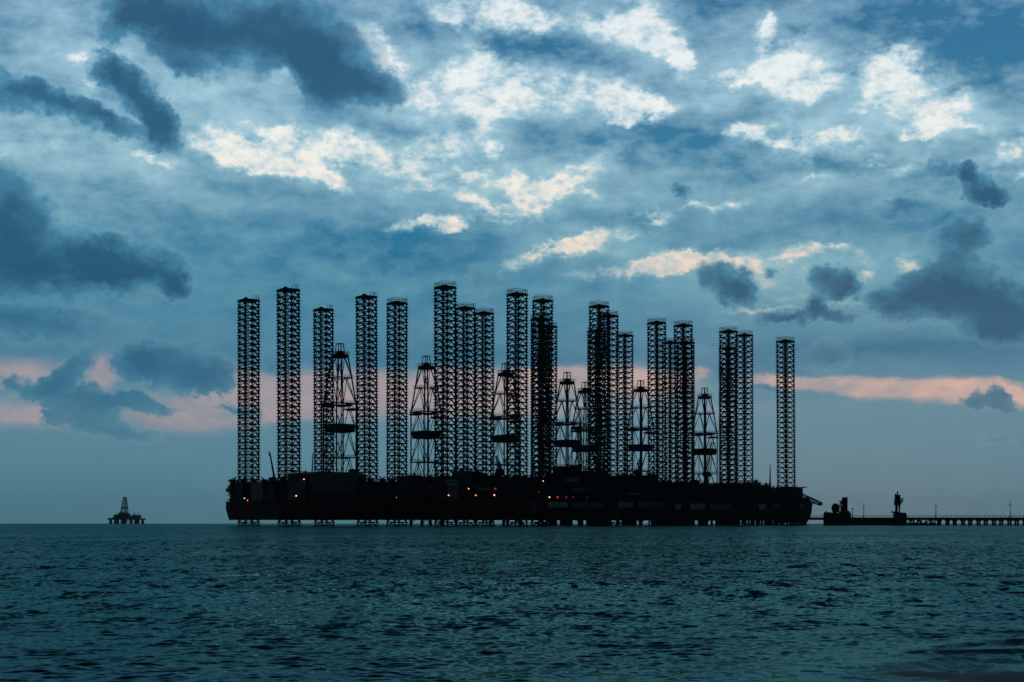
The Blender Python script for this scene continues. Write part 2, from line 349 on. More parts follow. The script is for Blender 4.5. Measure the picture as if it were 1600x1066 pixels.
def at(px, py, Y): return np.array([(px-800)/F*Y, Y, CAMH+(HZ-py)/F*Y])

# ------------------------------------------------------------------ sea
def wave_tile(n, size, lmin, lmax, slope, seed, wind=(0.45, -.9), spread=2):
    rng = np.random.default_rng(seed)
    k = np.fft.fftfreq(n, size/n)*2*math.pi; kx, ky = np.meshgrid(k, k, indexing='ij'); kk = np.hypot(kx, ky); kk[0,0] = 1
    band = (kk > 2*math.pi/lmax) & (kk < 2*math.pi/lmin)
    w = np.array(wind)/np.hypot(*wind); c = (kx*w[0]+ky*w[1])/kk
    A = np.where(band, kk**-2.3*(np.abs(c)**spread+.12), 0)
    h = np.fft.ifft2(A*(rng.normal(size=(n,n))+1j*rng.normal(size=(n,n)))).real
    gx, gy = np.gradient(h, size/n)
    s = slope/np.sqrt((gx**2+gy**2).mean()); return h*s
def sample(t, size, x, y):
    n = t.shape[0]; u = (x/size % 1)*n; v = (y/size % 1)*n
    i = np.floor(u).astype(int); j = np.floor(v).astype(int); fu = u-i; fv = v-j; i %= n; j %= n; i2 = (i+1)%n; j2 = (j+1)%n
    return (t[i,j]*(1-fu)+t[i2,j]*fu)*(1-fv)+(t[i,j2]*(1-fu)+t[i2,j2]*fu)*fv
def build_sea():
    h0 = CAMH
    # rows spaced evenly in viewing angle, then out to the horizon
    ang = np.linspace(math.atan(h0/3.2), math.atan(h0/60.0), 1)  # placeholder
    rows = [3.0]
    while rows[-1] < 9000:
        r = rows[-1]; rows.append(r+max(.01, min(r*r/14000.0, r*.02)) if r > 10.5 else r+.06)
    rows = np.array(rows); ca = np.concatenate([np.linspace(-62, -23, 90, endpoint=False), np.linspace(-23, 23, 940), np.linspace(23, 62, 91)[1:]]); cols = np.tan(np.radians(ca))
    Yg, Tg = np.meshgrid(rows, cols, indexing='ij'); X = Yg*Tg; Z = np.zeros_like(X)
    bands = [(wave_tile(512, 151.0, 4, 14, .022, 9, (.3,-1)), 151.0, 9.0), (wave_tile(512, 41.0, .9, 4, .032, 3, (.25,-1)), 41.0, 2.5),
             (wave_tile(512, 15.7, .28, .95, .058, 4), 15.7, .55),
             (wave_tile(1024, 9.7, .07, .28, .13, 5, (.2,-1)), 9.7, .17)]
    dr = np.gradient(rows)[:, None]
    shallow = 1/(1+np.exp(-((Yg-13.0)-(X-3.0)*.9)/1.2))*.75+.25     # the water calms towards the beach at the right
    for t, size, lam in bands:
        fade = np.clip(1.6-dr/(lam*.42), 0, 1)
        rot = lam
        xr = X*math.cos(rot*.3)-Yg*math.sin(rot*.3)*.15; 
        Z += sample(t, size, xr+7, Yg)*fade*shallow
    Z *= 1-.75/(1+np.exp((Yg-13.6-.3*(X-3))/.35))/(1+np.exp(-(X-2.0)*2))      # swash lies nearly flat
    # two low swells arriving at the shore, lower right
    def swell(x0, y0, ang, amp, wid, xs, xe):
        c, s_ = math.cos(ang), math.sin(ang); a = (X-x0)*c+(Yg-y0)*s_; b = -(X-x0)*s_+(Yg-y0)*c
        b = b+.12*np.sin(a*1.7)+.05*np.sin(a*4.1+1)
        e = 1/(1+np.exp(-(a-xs)*2.2))/(1+np.exp((a-xe)*2.0))
        prof = np.where(b < 0, np.exp(-(b/(wid*.35))**2), np.exp(-(b/(wid*1.5))**2))
        return amp*prof*e
    Z += swell(4.75, 14.9, .38, .10, .40, -.15, 8); Z += swell(4.2, 13.95, .30, .045, .3, -.6, 8)
    Z += swell(3.0, 13.0, .6, .025, .5, -1.0, 3)
    nr, nc = X.shape
    co = np.stack([X, Yg, Z], -1).reshape(-1, 3)
    idx = np.arange(nr*nc).reshape(nr, nc)
    q = np.stack([idx[:-1,:-1], idx[:-1,1:], idx[1:,1:], idx[1:,:-1]], -1).reshape(-1, 4)
    me = bpy.data.meshes.new('sea')
    me.vertices.add(len(co)); me.vertices.foreach_set('co', co.ravel().astype(np.float32))
    me.loops.add(q.size); me.loops.foreach_set('vertex_index', q.ravel().astype(np.int32))
    me.polygons.add(len(q)); me.polygons.foreach_set('loop_start', np.arange(0, q.size, 4, dtype=np.int32))
    me.polygons.foreach_set('use_smooth', np.ones(len(q), dtype=bool))
    me.update(calc_edges=True); me.validate()
    m = bpy.data.materials.new('sea_water'); m.use_nodes = True; t = m.node_tree; b = t.nodes['Principled BSDF']
    t.nodes.remove(b)
    tcn = t.nodes.new('ShaderNodeTexCoord')
    def nz(sc, mapscale, detail, rough):
        mpn = t.nodes.new('ShaderNodeMapping'); mpn.inputs['Scale'].default_value = mapscale; t.links.new(tcn.outputs['Object'], mpn.inputs[0])
        n = t.nodes.new('ShaderNodeTexNoise'); n.inputs['Scale'].default_value = sc; n.inputs['Detail'].default_value = detail; n.inputs['Roughness'].default_value = rough
        t.links.new(mpn.outputs[0], n.inputs['Vector']); return n.outputs['Fac']
    def nzc(sc, mapscale, detail, rough, off):
        mpn = t.nodes.new('ShaderNodeMapping'); mpn.inputs['Scale'].default_value = mapscale; mpn.inputs['Location'].default_value = off; t.links.new(tcn.outputs['Object'], mpn.inputs[0])
        n = t.nodes.new('ShaderNodeTexNoise'); n.inputs['Scale'].default_value = sc; n.inputs['Detail'].default_value = detail; n.inputs['Roughness'].default_value = rough
        t.links.new(mpn.outputs[0], n.inputs['Vector'])
        v = t.nodes.new('ShaderNodeVectorMath'); v.operation = 'SUBTRACT'; v.inputs[1].default_value = (.5,.5,.5); t.links.new(n.outputs['Color'], v.inputs[0]); return v.outputs[0]
    def vm(op, a_, b_):
        v = t.nodes.new('ShaderNodeVectorMath'); v.operation = op
        for i_, q_ in enumerate((a_, b_)):
            if isinstance(q_, tuple): v.inputs[i_].default_value = q_
            else: t.links.new(q_, v.inputs[i_])
        return v.outputs[0]
    g1 = nz(.02, (.5, 1.0, 1), 3, .5); g2 = nz(.16, (.35, .8, 1), 4, .6)
    gmx = t.nodes.new('ShaderNodeMath'); gmx.operation = 'MULTIPLY_ADD'; t.links.new(g2, gmx.inputs[0]); gmx.inputs[1].default_value = 1.0
    gad = t.nodes.new('ShaderNodeMath'); gad.operation = 'SUBTRACT'; t.links.new(g1, gad.inputs[0]); gad.inputs[1].default_value = .5; t.links.new(gad.outputs[0], gmx.inputs[2]); gust = gmx.outputs[0]
    mr = t.nodes.new('ShaderNodeMapRange'); t.links.new(gust, mr.inputs[0])
    for i_, v_ in zip((1,2,3,4), (.3,.7,.6,1.45)): mr.inputs[i_].default_value = v_
    chop = vm('MULTIPLY', nzc(2.2, (.9, .34, 1), 4, .6, (0,0,0)), (1.6, 2.6, 0))
    rip = vm('MULTIPLY', nzc(11, (.9, .6, 1), 2, .5, (5,2,0)), (.9, 1.4, 0))
    tot = t.nodes.new('ShaderNodeVectorMath'); tot.operation = 'SCALE'; t.links.new(vm('ADD', chop, rip), tot.inputs[0]); t.links.new(mr.outputs[0], tot.inputs[3])
    geo = t.nodes.new('ShaderNodeNewGeometry')
    # close to the beach the modelled waves carry the relief, farther out the shaded chop does
    sp = t.nodes.new('ShaderNodeSeparateXYZ'); t.links.new(tcn.outputs['Object'], sp.inputs[0])
    fr = t.nodes.new('ShaderNodeMapRange'); t.links.new(sp.outputs[1], fr.inputs[0])
    for i_, v_ in zip((1,2,3,4), (10.,30.,.2,1.)): fr.inputs[i_].default_value = v_
    to2 = t.nodes.new('ShaderNodeVectorMath'); to2.operation = 'SCALE'; t.links.new(tot.outputs[0], to2.inputs[0]); t.links.new(fr.outputs[0], to2.inputs[3])
    nrm = t.nodes.new('ShaderNodeVectorMath'); nrm.operation = 'NORMALIZE'; t.links.new(vm('ADD', geo.outputs['Normal'], to2.outputs[0]), nrm.inputs[0])
    fres = t.nodes.new('ShaderNodeFresnel'); fres.inputs['IOR'].default_value = 1.333; t.links.new(nrm.outputs[0], fres.inputs['Normal'])
    gl = t.nodes.new('ShaderNodeBsdfGlossy'); gl.inputs['Color'].default_value = (.22,.50,.50,1); gl.inputs['Roughness'].default_value = .12; t.links.new(nrm.outputs[0], gl.inputs['Normal'])
    di = t.nodes.new('ShaderNodeBsdfDiffuse'); di.inputs['Color'].default_value = (.017,.053,.058,1)      # murky coastal water
    mx = t.nodes.new('ShaderNodeMixShader'); t.links.new(fres.outputs[0], mx.inputs[0]); t.links.new(di.outputs[0], mx.inputs[1]); t.links.new(gl.outputs[0], mx.inputs[2])
    # thin foam left by the swash, a strip on the water off the strand
    def mm(op, a_, b_, c_=None):
        v = t.nodes.new('ShaderNodeMath'); v.operation = op
        for i_, q_ in enumerate((a_, b_, c_)):
            if q_ is None: continue
            if isinstance(q_, (int, float)): v.inputs[i_].default_value = q_
            else: t.links.new(q_, v.inputs[i_])
        return v.outputs[0]
    def ss(v_, lo, hi, a_, b_):
        r = t.nodes.new('ShaderNodeMapRange'); r.interpolation_type = 'SMOOTHSTEP'; t.links.new(v_, r.inputs[0])
        for i_, q_ in zip((1,2,3,4), (lo, hi, a_, b_)): r.inputs[i_].default_value = q_
        return r.outputs[0]
    fn = nz(1.3, (1, 1, 1), 5, .6); fn2 = nz(7, (1, .5, 1), 4, .65)
    d_ = mm('ADD', mm('MULTIPLY', sp.outputs[0], .866), mm('MULTIPLY_ADD', sp.outputs[1], -.5, 12.1*.5-3.0*.866))
    d_ = mm('ABSOLUTE', mm('MULTIPLY_ADD', mm('SUBTRACT', fn, .5), 1.6, d_), 0)
    fm = mm('MULTIPLY', mm('MULTIPLY', ss(d_, .05, .55, 1, 0), ss(sp.outputs[1], 14.2, 16.2, 1, 0)), ss(fn2, .3, .65, .18, .6))
    fo = t.nodes.new('ShaderNodeBsdfDiffuse'); fo.inputs['Color'].default_value = (.30,.38,.40,1)
    mf = t.nodes.new('ShaderNodeMixShader'); t.links.new(fm, mf.inputs[0]); t.links.new(mx.outputs[0], mf.inputs[1]); t.links.new(fo.outputs[0], mf.inputs[2])
    t.links.new(mf.outputs[0], t.nodes['Material Output'].inputs['Surface'])
    me.materials.append(m)
    tag(put('sea', me), 'dark teal sea with small choppy waves', kind='structure')
    # beach under and behind the camera
    sb = MB(); xs = np.concatenate([np.arange(-60,-12,4), np.arange(-12,16,.2), np.arange(16,64,4)]); ys = np.concatenate([np.arange(-60,0,4), np.arange(0,18,.12)]); n = len(ys)
    for x in xs:
        shore = -2+14.5/(1+math.exp(-(x-1.3)*2.4))+.75*min(max(x-3,0),6)+.10*math.sin(x*2.1)+.06*math.sin(x*5.3+1)          # the strand comes forward at the right
        for y in ys:
            d = shore-y; z = .022*d if d > 0 else .06*d
            sb.v.append((x, y, min(z, .55)-.014+.010*math.sin(x*2.3+y*4.1)+.009*math.sin(x*5.1-y*5.2)+.006*math.sin(x*8.7+y*9.1)+random.uniform(-.003,.003)))
    for i in range(len(xs)-1):
        for j in range(n-1): k = i*n+j; sb.f.append((k, k+n, k+n+1, k+1))
    bo = sb.build('beach', SAND); bo.data.polygons.foreach_set('use_smooth', [True]*len(bo.data.polygons))
    tag(bo, 'wet sand beach at the edge of the sea', kind='structure')
build_sea()

# ------------------------------------------------------------------ legs and derricks shared by all rigs
LEG_S, BAY, LEG_H = 7.0, 3.05, 112.0
def leg_meshes():
    b = MB(); h = LEG_S/2; cs = [(-h,-h),(h,-h),(h,h),(-h,h)]
    for x, y in cs:
        b.tube((x,y,-4), (x,y,LEG_H), .34, n=8)
        z = -3.0
        while z < LEG_H: b.box(x-.64, x+.64, y-.64, y+.64, z-.24, z+.24); z += BAY/2
    nb = int((LEG_H+3)/BAY)
    for i in range(nb+1):
        z = LEG_H-.35-i*BAY
        for k in range(4):
            p, q = cs[k], cs[(k+1)%4]; mid = ((p[0]+q[0])/2, (p[1]+q[1])/2)
            b.beam((*p,z), (*q,z), .36, .46)
            if i < nb:
                for e in (p, q): b.beam((*mid,z), (*e,z-BAY), .33)
            nx, q2 = cs[(k+1)%4], cs[(k+2)%4]; mid2 = ((nx[0]+q2[0])/2, (nx[1]+q2[1])/2)
            b.beam((*mid,z-.03), (*mid2,z-.03), .24)
    me = b.mesh('leg'); me.materials.append(STEEL)
    c = MB(); c.box(-h-.55,h+.55,-h-.55,h+.55,LEG_H,LEG_H+.35)
    c.rail([(-h-.3,-h-.3,LEG_H+.35),(h+.3,-h-.3,LEG_H+.35),(h+.3,h+.3,LEG_H+.35),(-h-.3,h+.3,LEG_H+.35)], 2.0, .13, 1.4, True)
    c.box(-1,.4,-1.2,.6,LEG_H+.35,LEG_H+1.2)
    mc = c.mesh('top_platform'); mc.materials.append(STEEL)
    # older legs: no rail, only short one
    d = MB(); d.box(-h-.55,h+.55,-h-.55,h+.55,LEG_H,LEG_H+.35); d.rail([(h-3.2,-h,LEG_H+.35),(h,-h,LEG_H+.35),(h,-h+2,LEG_H+.35)], 1.9, .12, 1.1); d.box(-h-.3,-h+1.0,-h-.3,-h+1.0,LEG_H+.35,LEG_H+.9)
    md = d.mesh('top_platform'); md.materials.append(STEEL)
    return me, mc, md
LEG, CAP, CAP2 = leg_meshes()

def derrick_meshes():
    def half(z): return 6.0 if z <= 62.5 else 6.0+(2.9-6.0)*(z-62.5)/(88-62.5)
    lv = [22, 35, 49, 62.5, 76, 88]
    b = MB()
    def c4(z): h = half(z); return [np.array(p) for p in ((-h,-h,z),(h,-h,z),(h,h,z),(-h,h,z))]
    for z0, z1 in zip(lv, lv[1:]):
        A, B_ = c4(z0), c4(z1)
        for k in range(4):
            b.beam(A[k], B_[k], .55)
            p0, p1, q0, q1 = A[k], A[(k+1)%4], B_[k], B_[(k+1)%4]
            m1 = (q0+q1)/2
            b.beam(p0, m1, .3); b.beam(p1, m1, .3); b.beam(q0, q1, .34)
            b.beam(p0+(q0-p0)*.5, p0+(m1-p0)*.5, .16); b.beam(p1+(q1-p1)*.5, p1+(m1-p1)*.5, .16)
    for x in (-.7, .7): b.tube((x,0,30), (x,0,88), .13, n=6)
    b.tube((0,-1.2,24), (0,-1.2,80), .3, n=6)
    for x in (-5.6,):
        for y in (-1,1): b.beam((x,y*.4,22), (x,y*.4,62), .14)
        z = 22
        while z < 62: b.beam((x,-.4,z), (x,.4,z), .12); z += 1.5
    tower = b.mesh('derrick'); tower.materials.append(STEEL)
    c = MB(); h = 3.6
    c.hexa([(-2.8,-2.8,86.2),(2.8,-2.8,86.2),(2.8,2.8,86.2),(-2.8,2.8,86.2),(-h,-h,88),(h,-h,88),(h,h,88),(-h,h,88)])
    c.box(-1.3,1.5,-1.3,1.3,88,89.8); c.rail([(-h,-h,88),(h,-h,88),(h,h,88),(-h,h,88)], 1.5, .12, 1.8, True)
    for x, y in ((-1.9,-1.5),(1.9,-1.5),(1.9,1.5),(-1.9,1.5)): c.beam((x,y,88), (x*.75,y*.75,93.6), .34)
    for y in (-1.15,1.15): c.beam((-1.7,y,93.6), (1.7,y,93.6), .45)
    c.beam((0,-1.15,93.6), (0,1.15,93.6), .4); c.beam((-1.9,-1.5,88.4),(1.4,-1.15,93.4),.18)
    c.tube((3.3,0,88),(3.3,0,94.5),.06,n=5)
    crown = c.mesh('crown_block'); crown.materials.append(STEEL)
    def ring(z, ext, t, rails=True):
        r = MB(); hh = half(z)+ext; hi = half(z)-.2
        for a0, a1, b0, b1 in ((-hh,hh,-hh,-hi),(-hh,hh,hi,hh),(-hh,-hi,-hi,hi),(hi,hh,-hi,hi)): r.box(a0,a1,b0,b1,z-t,z)
        if rails: r.rail([(-hh,-hh,z),(hh,-hh,z),(hh,hh,z),(-hh,hh,z)], 1.2, .11, 2.2, True)
        return r
    walk = []
    for z, e, t in ((76.2,.7,.45),(35.2,.5,.5)): r = ring(z,e,t); me = r.mesh('walkway'); me.materials.append(STEEL); walk.append(me)
    r = ring(63.0,.7,.7); r.box(-9.5,-5,-2.5,3,60.6,61.6); r.box(4.5,9.0,-4.5,2.0,59.5,60.5); r.rail([(9,-4.5,60.5),(9,2,60.5)],1.2,.11,1.5); r.box(-4.8,-1.0,-5,5,61.6,61.95); r.box(1.2,4.8,-5,5,61.4,61.9)
    plat = r.mesh('racking_platform'); plat.materials.append(STEEL)
    w = MB(); q = 5.55
    w.box(-q,q,-q,-q+.25,48.0,52.2); w.box(-q,q,q-.25,q,48.0,52.2); w.box(-q,-q+.25,-q+.25,q-.25,48.0,52.2); w.box(q-.25,q,-q+.25,q-.25,48.0,52.2); w.box(-q,q,-q+.01,q-.01,48.3,48.6)
    wall = w.mesh('wind_wall'); wall.materials.append(BLACKP)
    return tower, crown, walk, plat, wall
DER = derrick_meshes()
def add_derrick(parent, loc, rz, tilt=0):
    d = put('derrick', DER[0], parent, loc, rz)
    put('crown_block', DER[1], d)
    for w in DER[2]: put('walkway', w, d)
    put('racking_platform', DER[3], d); put('wind_wall', DER[4], d)
    return d

def lattice(b, p0, p1, w0, w1, n, t=.14, zig=.1):
    p0 = np.array(p0, float); p1 = np.array(p1, float); d = p1-p0; Ln = np.linalg.norm(d); d /= Ln
    up = np.array([0,0,1.]) if abs(d[2]) < .9 else np.array([0,1.,0]); u = np.cross(d, up); u /= np.linalg.norm(u); v = np.cross(u, d)
    def q(i):
        s = i/n; w = (w0+(w1-w0)*s)/2; c = p0+d*Ln*s; return [c-u*w-v*w, c+u*w-v*w, c+u*w+v*w, c-u*w+v*w]
    for i in range(n):
        A, B_ = q(i), q(i+1)
        for k in range(4):
            b.beam(A[k], B_[k], t)
            if i % 2: b.beam(A[k], B_[(k+1)%4], zig)
            else: b.beam(A[(k+1)%4], B_[k], zig)
            b.beam(A[k], A[(k+1)%4], zig)

# ------------------------------------------------------------------ the six rigs
# legs: near-left, far-left, near-right, far-right as (pixel of axis, top row)
RIGS = [
 dict(legs=[(450.5,453),(388.7,469.5),(572.5,464),(505.3,484)], caps=[0,0,0,0], der=(531,790)),
 dict(legs=[(695.5,449),(620.5,474),(808,460),(727,482)], caps=[1,1,1,1], der=(666,849)),
 dict(legs=[(848,470),(756.5,490),(936,479),(844.5,499)], caps=[1,1,1,1], der=(790,888)),
 dict(legs=[(951,494),(855.5,511),(1026,505),(932,518)], caps=[1,1,1,1], der=(886,940)),
 dict(legs=[(1067.5,509),(976,525),(1138,518.5),(1047,536)], caps=[1,1,1,1], der=(1001,994)),
 dict(legs=[(1163,524.5),(1071,536),(1227,534),(1137,545)], caps=[1,1,1,1], der=(1101,1049)),
]
LEG_W = [[32.4, 30.6, 30.2, 28.4], [31.3, 29.4, 29.8, 28.6], [29.2, 27.4, 28.4, 28.0], [27.4, 27.2, 26.6, 26.0], [26.6, 24.2, 25.5, 23.5], [24.4, 25.5, 25.6, 24.2]]   # seen widths of the legs
LEG_LEAN = [[1.5,0,1.8,1.4],[.5,-.4,.3,1.0],[-2.2,1.0,-.5,0],[.2,.3,1.5,0],[2.0,.5,.6,-.3],[.5,.6,2.2,0]]
def leg_pos(px, top): Y = (LEG_H)*F/(HZ+3.6-top); return np.array([(px-800)/F*Y, Y])
def view_theta(px): return 26.5+(px-388)*(45.5-26.5)/(1227-388)
labels = [
 'jack-up drilling rig at the left end of the row, its lit derrick tucked beside the third leg',
 'jack-up drilling rig, second from the left, its tallest leg just right of a free-standing derrick',
 'jack-up drilling rig, third from the left, below a dark machinery tower',
 'jack-up drilling rig, fourth from the left, its derrick between the two dense clumps of legs',
 'jack-up drilling rig, fifth from the left of the six in the row',
 'jack-up drilling rig at the right end of the row, boom sloping down from its stern',
]
labels[0] = 'jack-up drilling rig with dark red hull at the left end of the row'
rigs = []
for ri, rg in enumerate(RIGS):
    pos = [leg_pos(*l) for l in rg['legs']]; ctr = sum(pos)/4
    ax = (pos[2]-pos[0])+(pos[3]-pos[1]); ax /= np.linalg.norm(ax); bx_ = (pos[1]-pos[0])+(pos[3]-pos[2]); bx_ /= np.linalg.norm(bx_)
    u1 = ax+np.array([bx_[1], -bx_[0]]); u1 /= np.linalg.norm(u1); u2 = np.array([-u1[1], u1[0]])
    phi = math.atan2(u1[1], u1[0])
    root = empty('jackup_rig', (ctr[0], ctr[1], 0), phi, labels[ri], 'drilling rig', 'jack-up drilling rigs moored in a row')
    loc = lambda p, c=ctr, a=u1, b=u2: (float(np.dot(np.array(p[:2])-c, a)), float(np.dot(np.array(p[:2])-c, b)))
    lp = [loc(p) for p in pos]
    # hull
    mg = 7.6
    a0 = min(p[0] for p in lp)-mg; a1 = max(p[0] for p in lp)+mg; b0 = min(p[1] for p in lp)-mg; b1 = max(p[1] for p in lp)+mg
    rig = dict(root=root, ctr=ctr, u1=u1, u2=u2, a0=a0, a1=a1, b0=b0, b1=b1, phi=phi, pos=pos, lp=lp, loc=loc)
    rigs.append(rig)
    cx, cy = (a0+a1)/2, (b0+b1)/2
    ch = 5
    poly = [(a0+ch,b0),(a1-ch,b0),(a1,b0+ch),(a1,b1-ch),(a1-ch,b1),(a0+ch,b1),(a0,b1-ch),(a0,b0+ch)]
    hull = MB(); hull.prism(poly, 2.9, 8.2, 1.6, cx, cy); hull.prism(poly, 8.2, 11.6)
    hull.prism([(x*1.004, y*1.004) for x, y in poly], 11.6, 12.0)                      # rubbing edge
    for i in range(14):                                                                # vertical fender strips
        a = a0+ch+2+(a1-a0-2*ch-4)*i/13; hull.box(a-.12, a+.12, b0-.22, b0, 8.4, 11.5)
    for i in range(14):
        b_ = b0+ch+2+(b1-b0-2*ch-4)*i/13; hull.box(a0-.22, a0, b_-.12, b_+.12, 8.4, 11.5)
    hull.build('hull', RED if ri in (0,1) else BLACKP, root)
    rl = MB(); rl.rail([(x*.985, y*.985, 12.0) for x, y in poly], 1.2, .1, 2.5, True); rl.build('deck_railing', STEEL, root)
    # legs
    for li, p in enumerate(lp):
        px = rg['legs'][li][0]; Yw = pos[li][1]
        az = math.atan2(pos[li][0], pos[li][1])
        yaw = R(view_theta(px))-az            # world yaw of the leg's faces
        lean = LEG_LEAN[ri][li]; d_ = lean*Yw/F      # the foot stands this far to the right of the head
        lg = put('leg', LEG, root)
        th = R(view_theta(px)); ks = LEG_W[ri][li]*Yw/F/((math.cos(th)+math.sin(th))*LEG_S); lg.matrix_local = Matrix.Translation((p[0], p[1], 0)) @ Matrix.Rotation(-phi, 4, 'Z') @ Matrix.Translation((d_, 0, 0)) @ Matrix.Rotation(-math.atan(d_/LEG_H), 4, 'Y') @ Matrix.Rotation(yaw, 4, 'Z') @ Matrix.Diagonal((ks, ks, 1, 1))
        put('top_platform', CAP if rg['caps'][li] else CAP2, lg)
        # jack house round the leg
        j = MB(); s = 6.6; top = 21.5+random.uniform(-.6,.9)
        for k in range(4):
            t = k*math.pi/2; c_, s_ = round(math.cos(t)), round(math.sin(t))
            # four corner towers and walls leaving a well for the leg
            x0, x1, y0, y1 = (-s, s, -s, -s+1.6) if k == 0 else (-s, s, s-1.6, s) if k == 2 else (-s, -s+1.6, -s+1.6, s-1.6) if k == 3 else (s-1.6, s, -s+1.6, s-1.6)
            j.box(x0, x1, y0, y1, 12, top)
        for sx in (-1,1):
            for sy in (-1,1):
                j.box(min(sx*4.6,sx*6.9), max(sx*4.6,sx*6.9), min(sy*4.6,sy*6.9), max(sy*4.6,sy*6.9), 12.01, top+1.5)
                j.beam((sx*6,sy*6,top+1), (sx*4.6,sy*4.6,top+2.6), .5)
        j.rail([(-s,-s,top),(s,-s,top),(s,s,top),(-s,s,top)], 1.3, .1, 2, True)
        for q in range(5): z = 13.5+q*1.7; j.box(-4.4,4.4,-s-.12,-s,z,z+.18)
        j.build('jack_house', BLACKP, root, (p[0], p[1], 0), 0)
    # cantilever deck carrying the derrick
    dpx, dY = rg['der']; dw = np.array([(dpx-800)/F*dY, dY]); dl = loc(dw)
    cb = MB()
    if dl[1] > b1-8:
        for sx in (-6, 6): cb.box(dl[0]+sx-.9, dl[0]+sx+.9, b1-30, dl[1]+9, 13.0, 18.0)
        cb.box(dl[0]-8, dl[0]+8, dl[1]-9, dl[1]+9.2, 18.0, 22.0)
        y = b1-26
        while y < dl[1]: cb.beam((dl[0]-6,y,15), (dl[0]+6,y,15), .8); y += 6
        for sy in (-7, 7):
            for sx in (-6,6):
                cb.tube((dl[0]+sx, dl[1]+sy, -3), (dl[0]+sx, dl[1]+sy, 13.0), .9, n=10)
            cb.beam((dl[0]-6, dl[1]+sy, 1), (dl[0]+6, dl[1]+sy, 12), .4); cb.beam((dl[0]+6, dl[1]+sy, 1), (dl[0]-6, dl[1]+sy, 12), .4)
        cb.rail([(dl[0]-8,dl[1]-9,22),(dl[0]+8,dl[1]-9,22),(dl[0]+8,dl[1]+9.2,22),(dl[0]-8,dl[1]+9.2,22)], 1.2, .1, 2, True)
    else:
        for sx in (-6, 6): cb.box(dl[0]+sx-.9, dl[0]+sx+.9, dl[1]-12, dl[1]+12, 12.02, 17.0)
        cb.box(dl[0]-7.5, dl[0]+7.5, dl[1]-9, dl[1]+9, 17.0, 22.0)
    cb.build('cantilever', STEEL, root)
    daz = math.atan2(dw[0], dw[1]); add_derrick(root, (dl[0], dl[1], 0), R(view_theta(dpx)+4)-daz-phi)

# place things on a rig by where a sight line meets a plane parallel to its near side
def on_plane(rig, px, b):
    c, u1, u2 = rig['ctr'], rig['u1'], rig['u2']; t = (px-800)/F
    # point c + a*u1 + b*u2 with X = t*Y
    p = c+b*u2; a = (t*p[1]-p[0])/(u1[0]-t*u1[1]); w = p+a*u1
    return a, w[1]
def zat(py, Y): return CAMH+(HZ-py)/F*Y
def block(rig, name, px0, px1, ytop, m, depth=2.0, thick=14.0, z0=12.02, kind='plain', ybot=None):
    b = rig['b0']+depth; a0, Y0 = on_plane(rig, px0, b); a1, Y1 = on_plane(rig, px1, b); Y = (Y0+Y1)/2
    z1 = zat(ytop, Y); z0 = z0 if ybot is None else zat(ybot, Y)
    k = MB()
    if kind == 'hangar':
        n = 14; pts = []
        for i in range(n+1):
            s = i/n; a = a0+(a1-a0)*s; pts.append((a, z1-1.6*abs(2*s-1)**3+.25*math.sin(s*9)))
        base = len(k.v)
        for bb in (b, b+thick):
            for a, z in pts: k.v.append((a, bb, z0))
            for a, z in pts: k.v.append((a, bb, z))
        m_ = 2*(n+1)
        for i in range(n):
            k.f.append((base+i, base+i+1, base+n+1+i+1, base+n+1+i)); q = base+m_
            k.f.append((q+i+1, q+i, q+n+1+i, q+n+1+i+1)); k.f.append((base+n+1+i, base+n+2+i, q+n+2+i, q+n+1+i))
        k.f.append((base, base+n+1, base+m_+n+1, base+m_)); k.f.append((base+n, base+m_+n, base+m_+2*n+1, base+2*n+1))
        k.f.append((base,base+m_,base+m_+n,base+n))
    elif kind == 'tank':
        r = (a1-a0)/2; k.tube(((a0+a1)/2, b+r, z0), ((a0+a1)/2, b+r, z1), abs(r), n=24); k.tube(((a0+a1)/2, b+r, z1), ((a0+a1)/2, b+r, z1+.6), abs(r), abs(r)*.4, n=24)
    else:
        k.box(a0, a1, b, b+thick, z0, z1)
        zz = z0+2.6
        while zz < z1-1 and kind == 'house':                     # storey ledges
            k.box(a0-.35, a1+.35, b-.8, b, zz, zz+.2); k.rail([(a0,b-.7,zz+.2),(a1,b-.7,zz+.2)], 1.0, .07, 2); zz += 2.8
        w = a1-a0
        if z0 < 12.1 and w > 3:
            k.rail([(a0+.1,b+.1,z1),(a1-.1,b+.1,z1),(a1-.1,b+thick-.1,z1),(a0+.1,b+thick-.1,z1)], 1.1, .09, 2, True)
            for i in range(int(w/3)):
                a = a0+.5+random.random()*(w-1.5); s = random.uniform(.4,1.3); k.box(a, a+s, b+1.2, b+1.2+s*1.5, z1, z1+random.uniform(.4,1.5))
                if random.random() < .5: k.tube((a+s, b+2, z1), (a+s, b+2, z1+random.uniform(1.5,3.2)), .12, n=6)
    o = k.build(name, m, rig['root']); o['_'] = 0; del o['_']
    return (a0, a1, b, z0, z1, o)
def windows(info, n, row=.6, m=None, parent=None):
    a0, a1, b, z0, z1, o = info
    for i in range(n):
        w = (a1-a0)/(n*2.0); a = a0+(a1-a0)*(i+.5)/n-w/2; z = z0+(z1-z0)*row
        k = MB(); k.box(a, a+w, b-.08, b-.005, z, z+.9); k.build('window', BLACKP, o)

r1, r2, r3, r4, r5, r6 = rigs
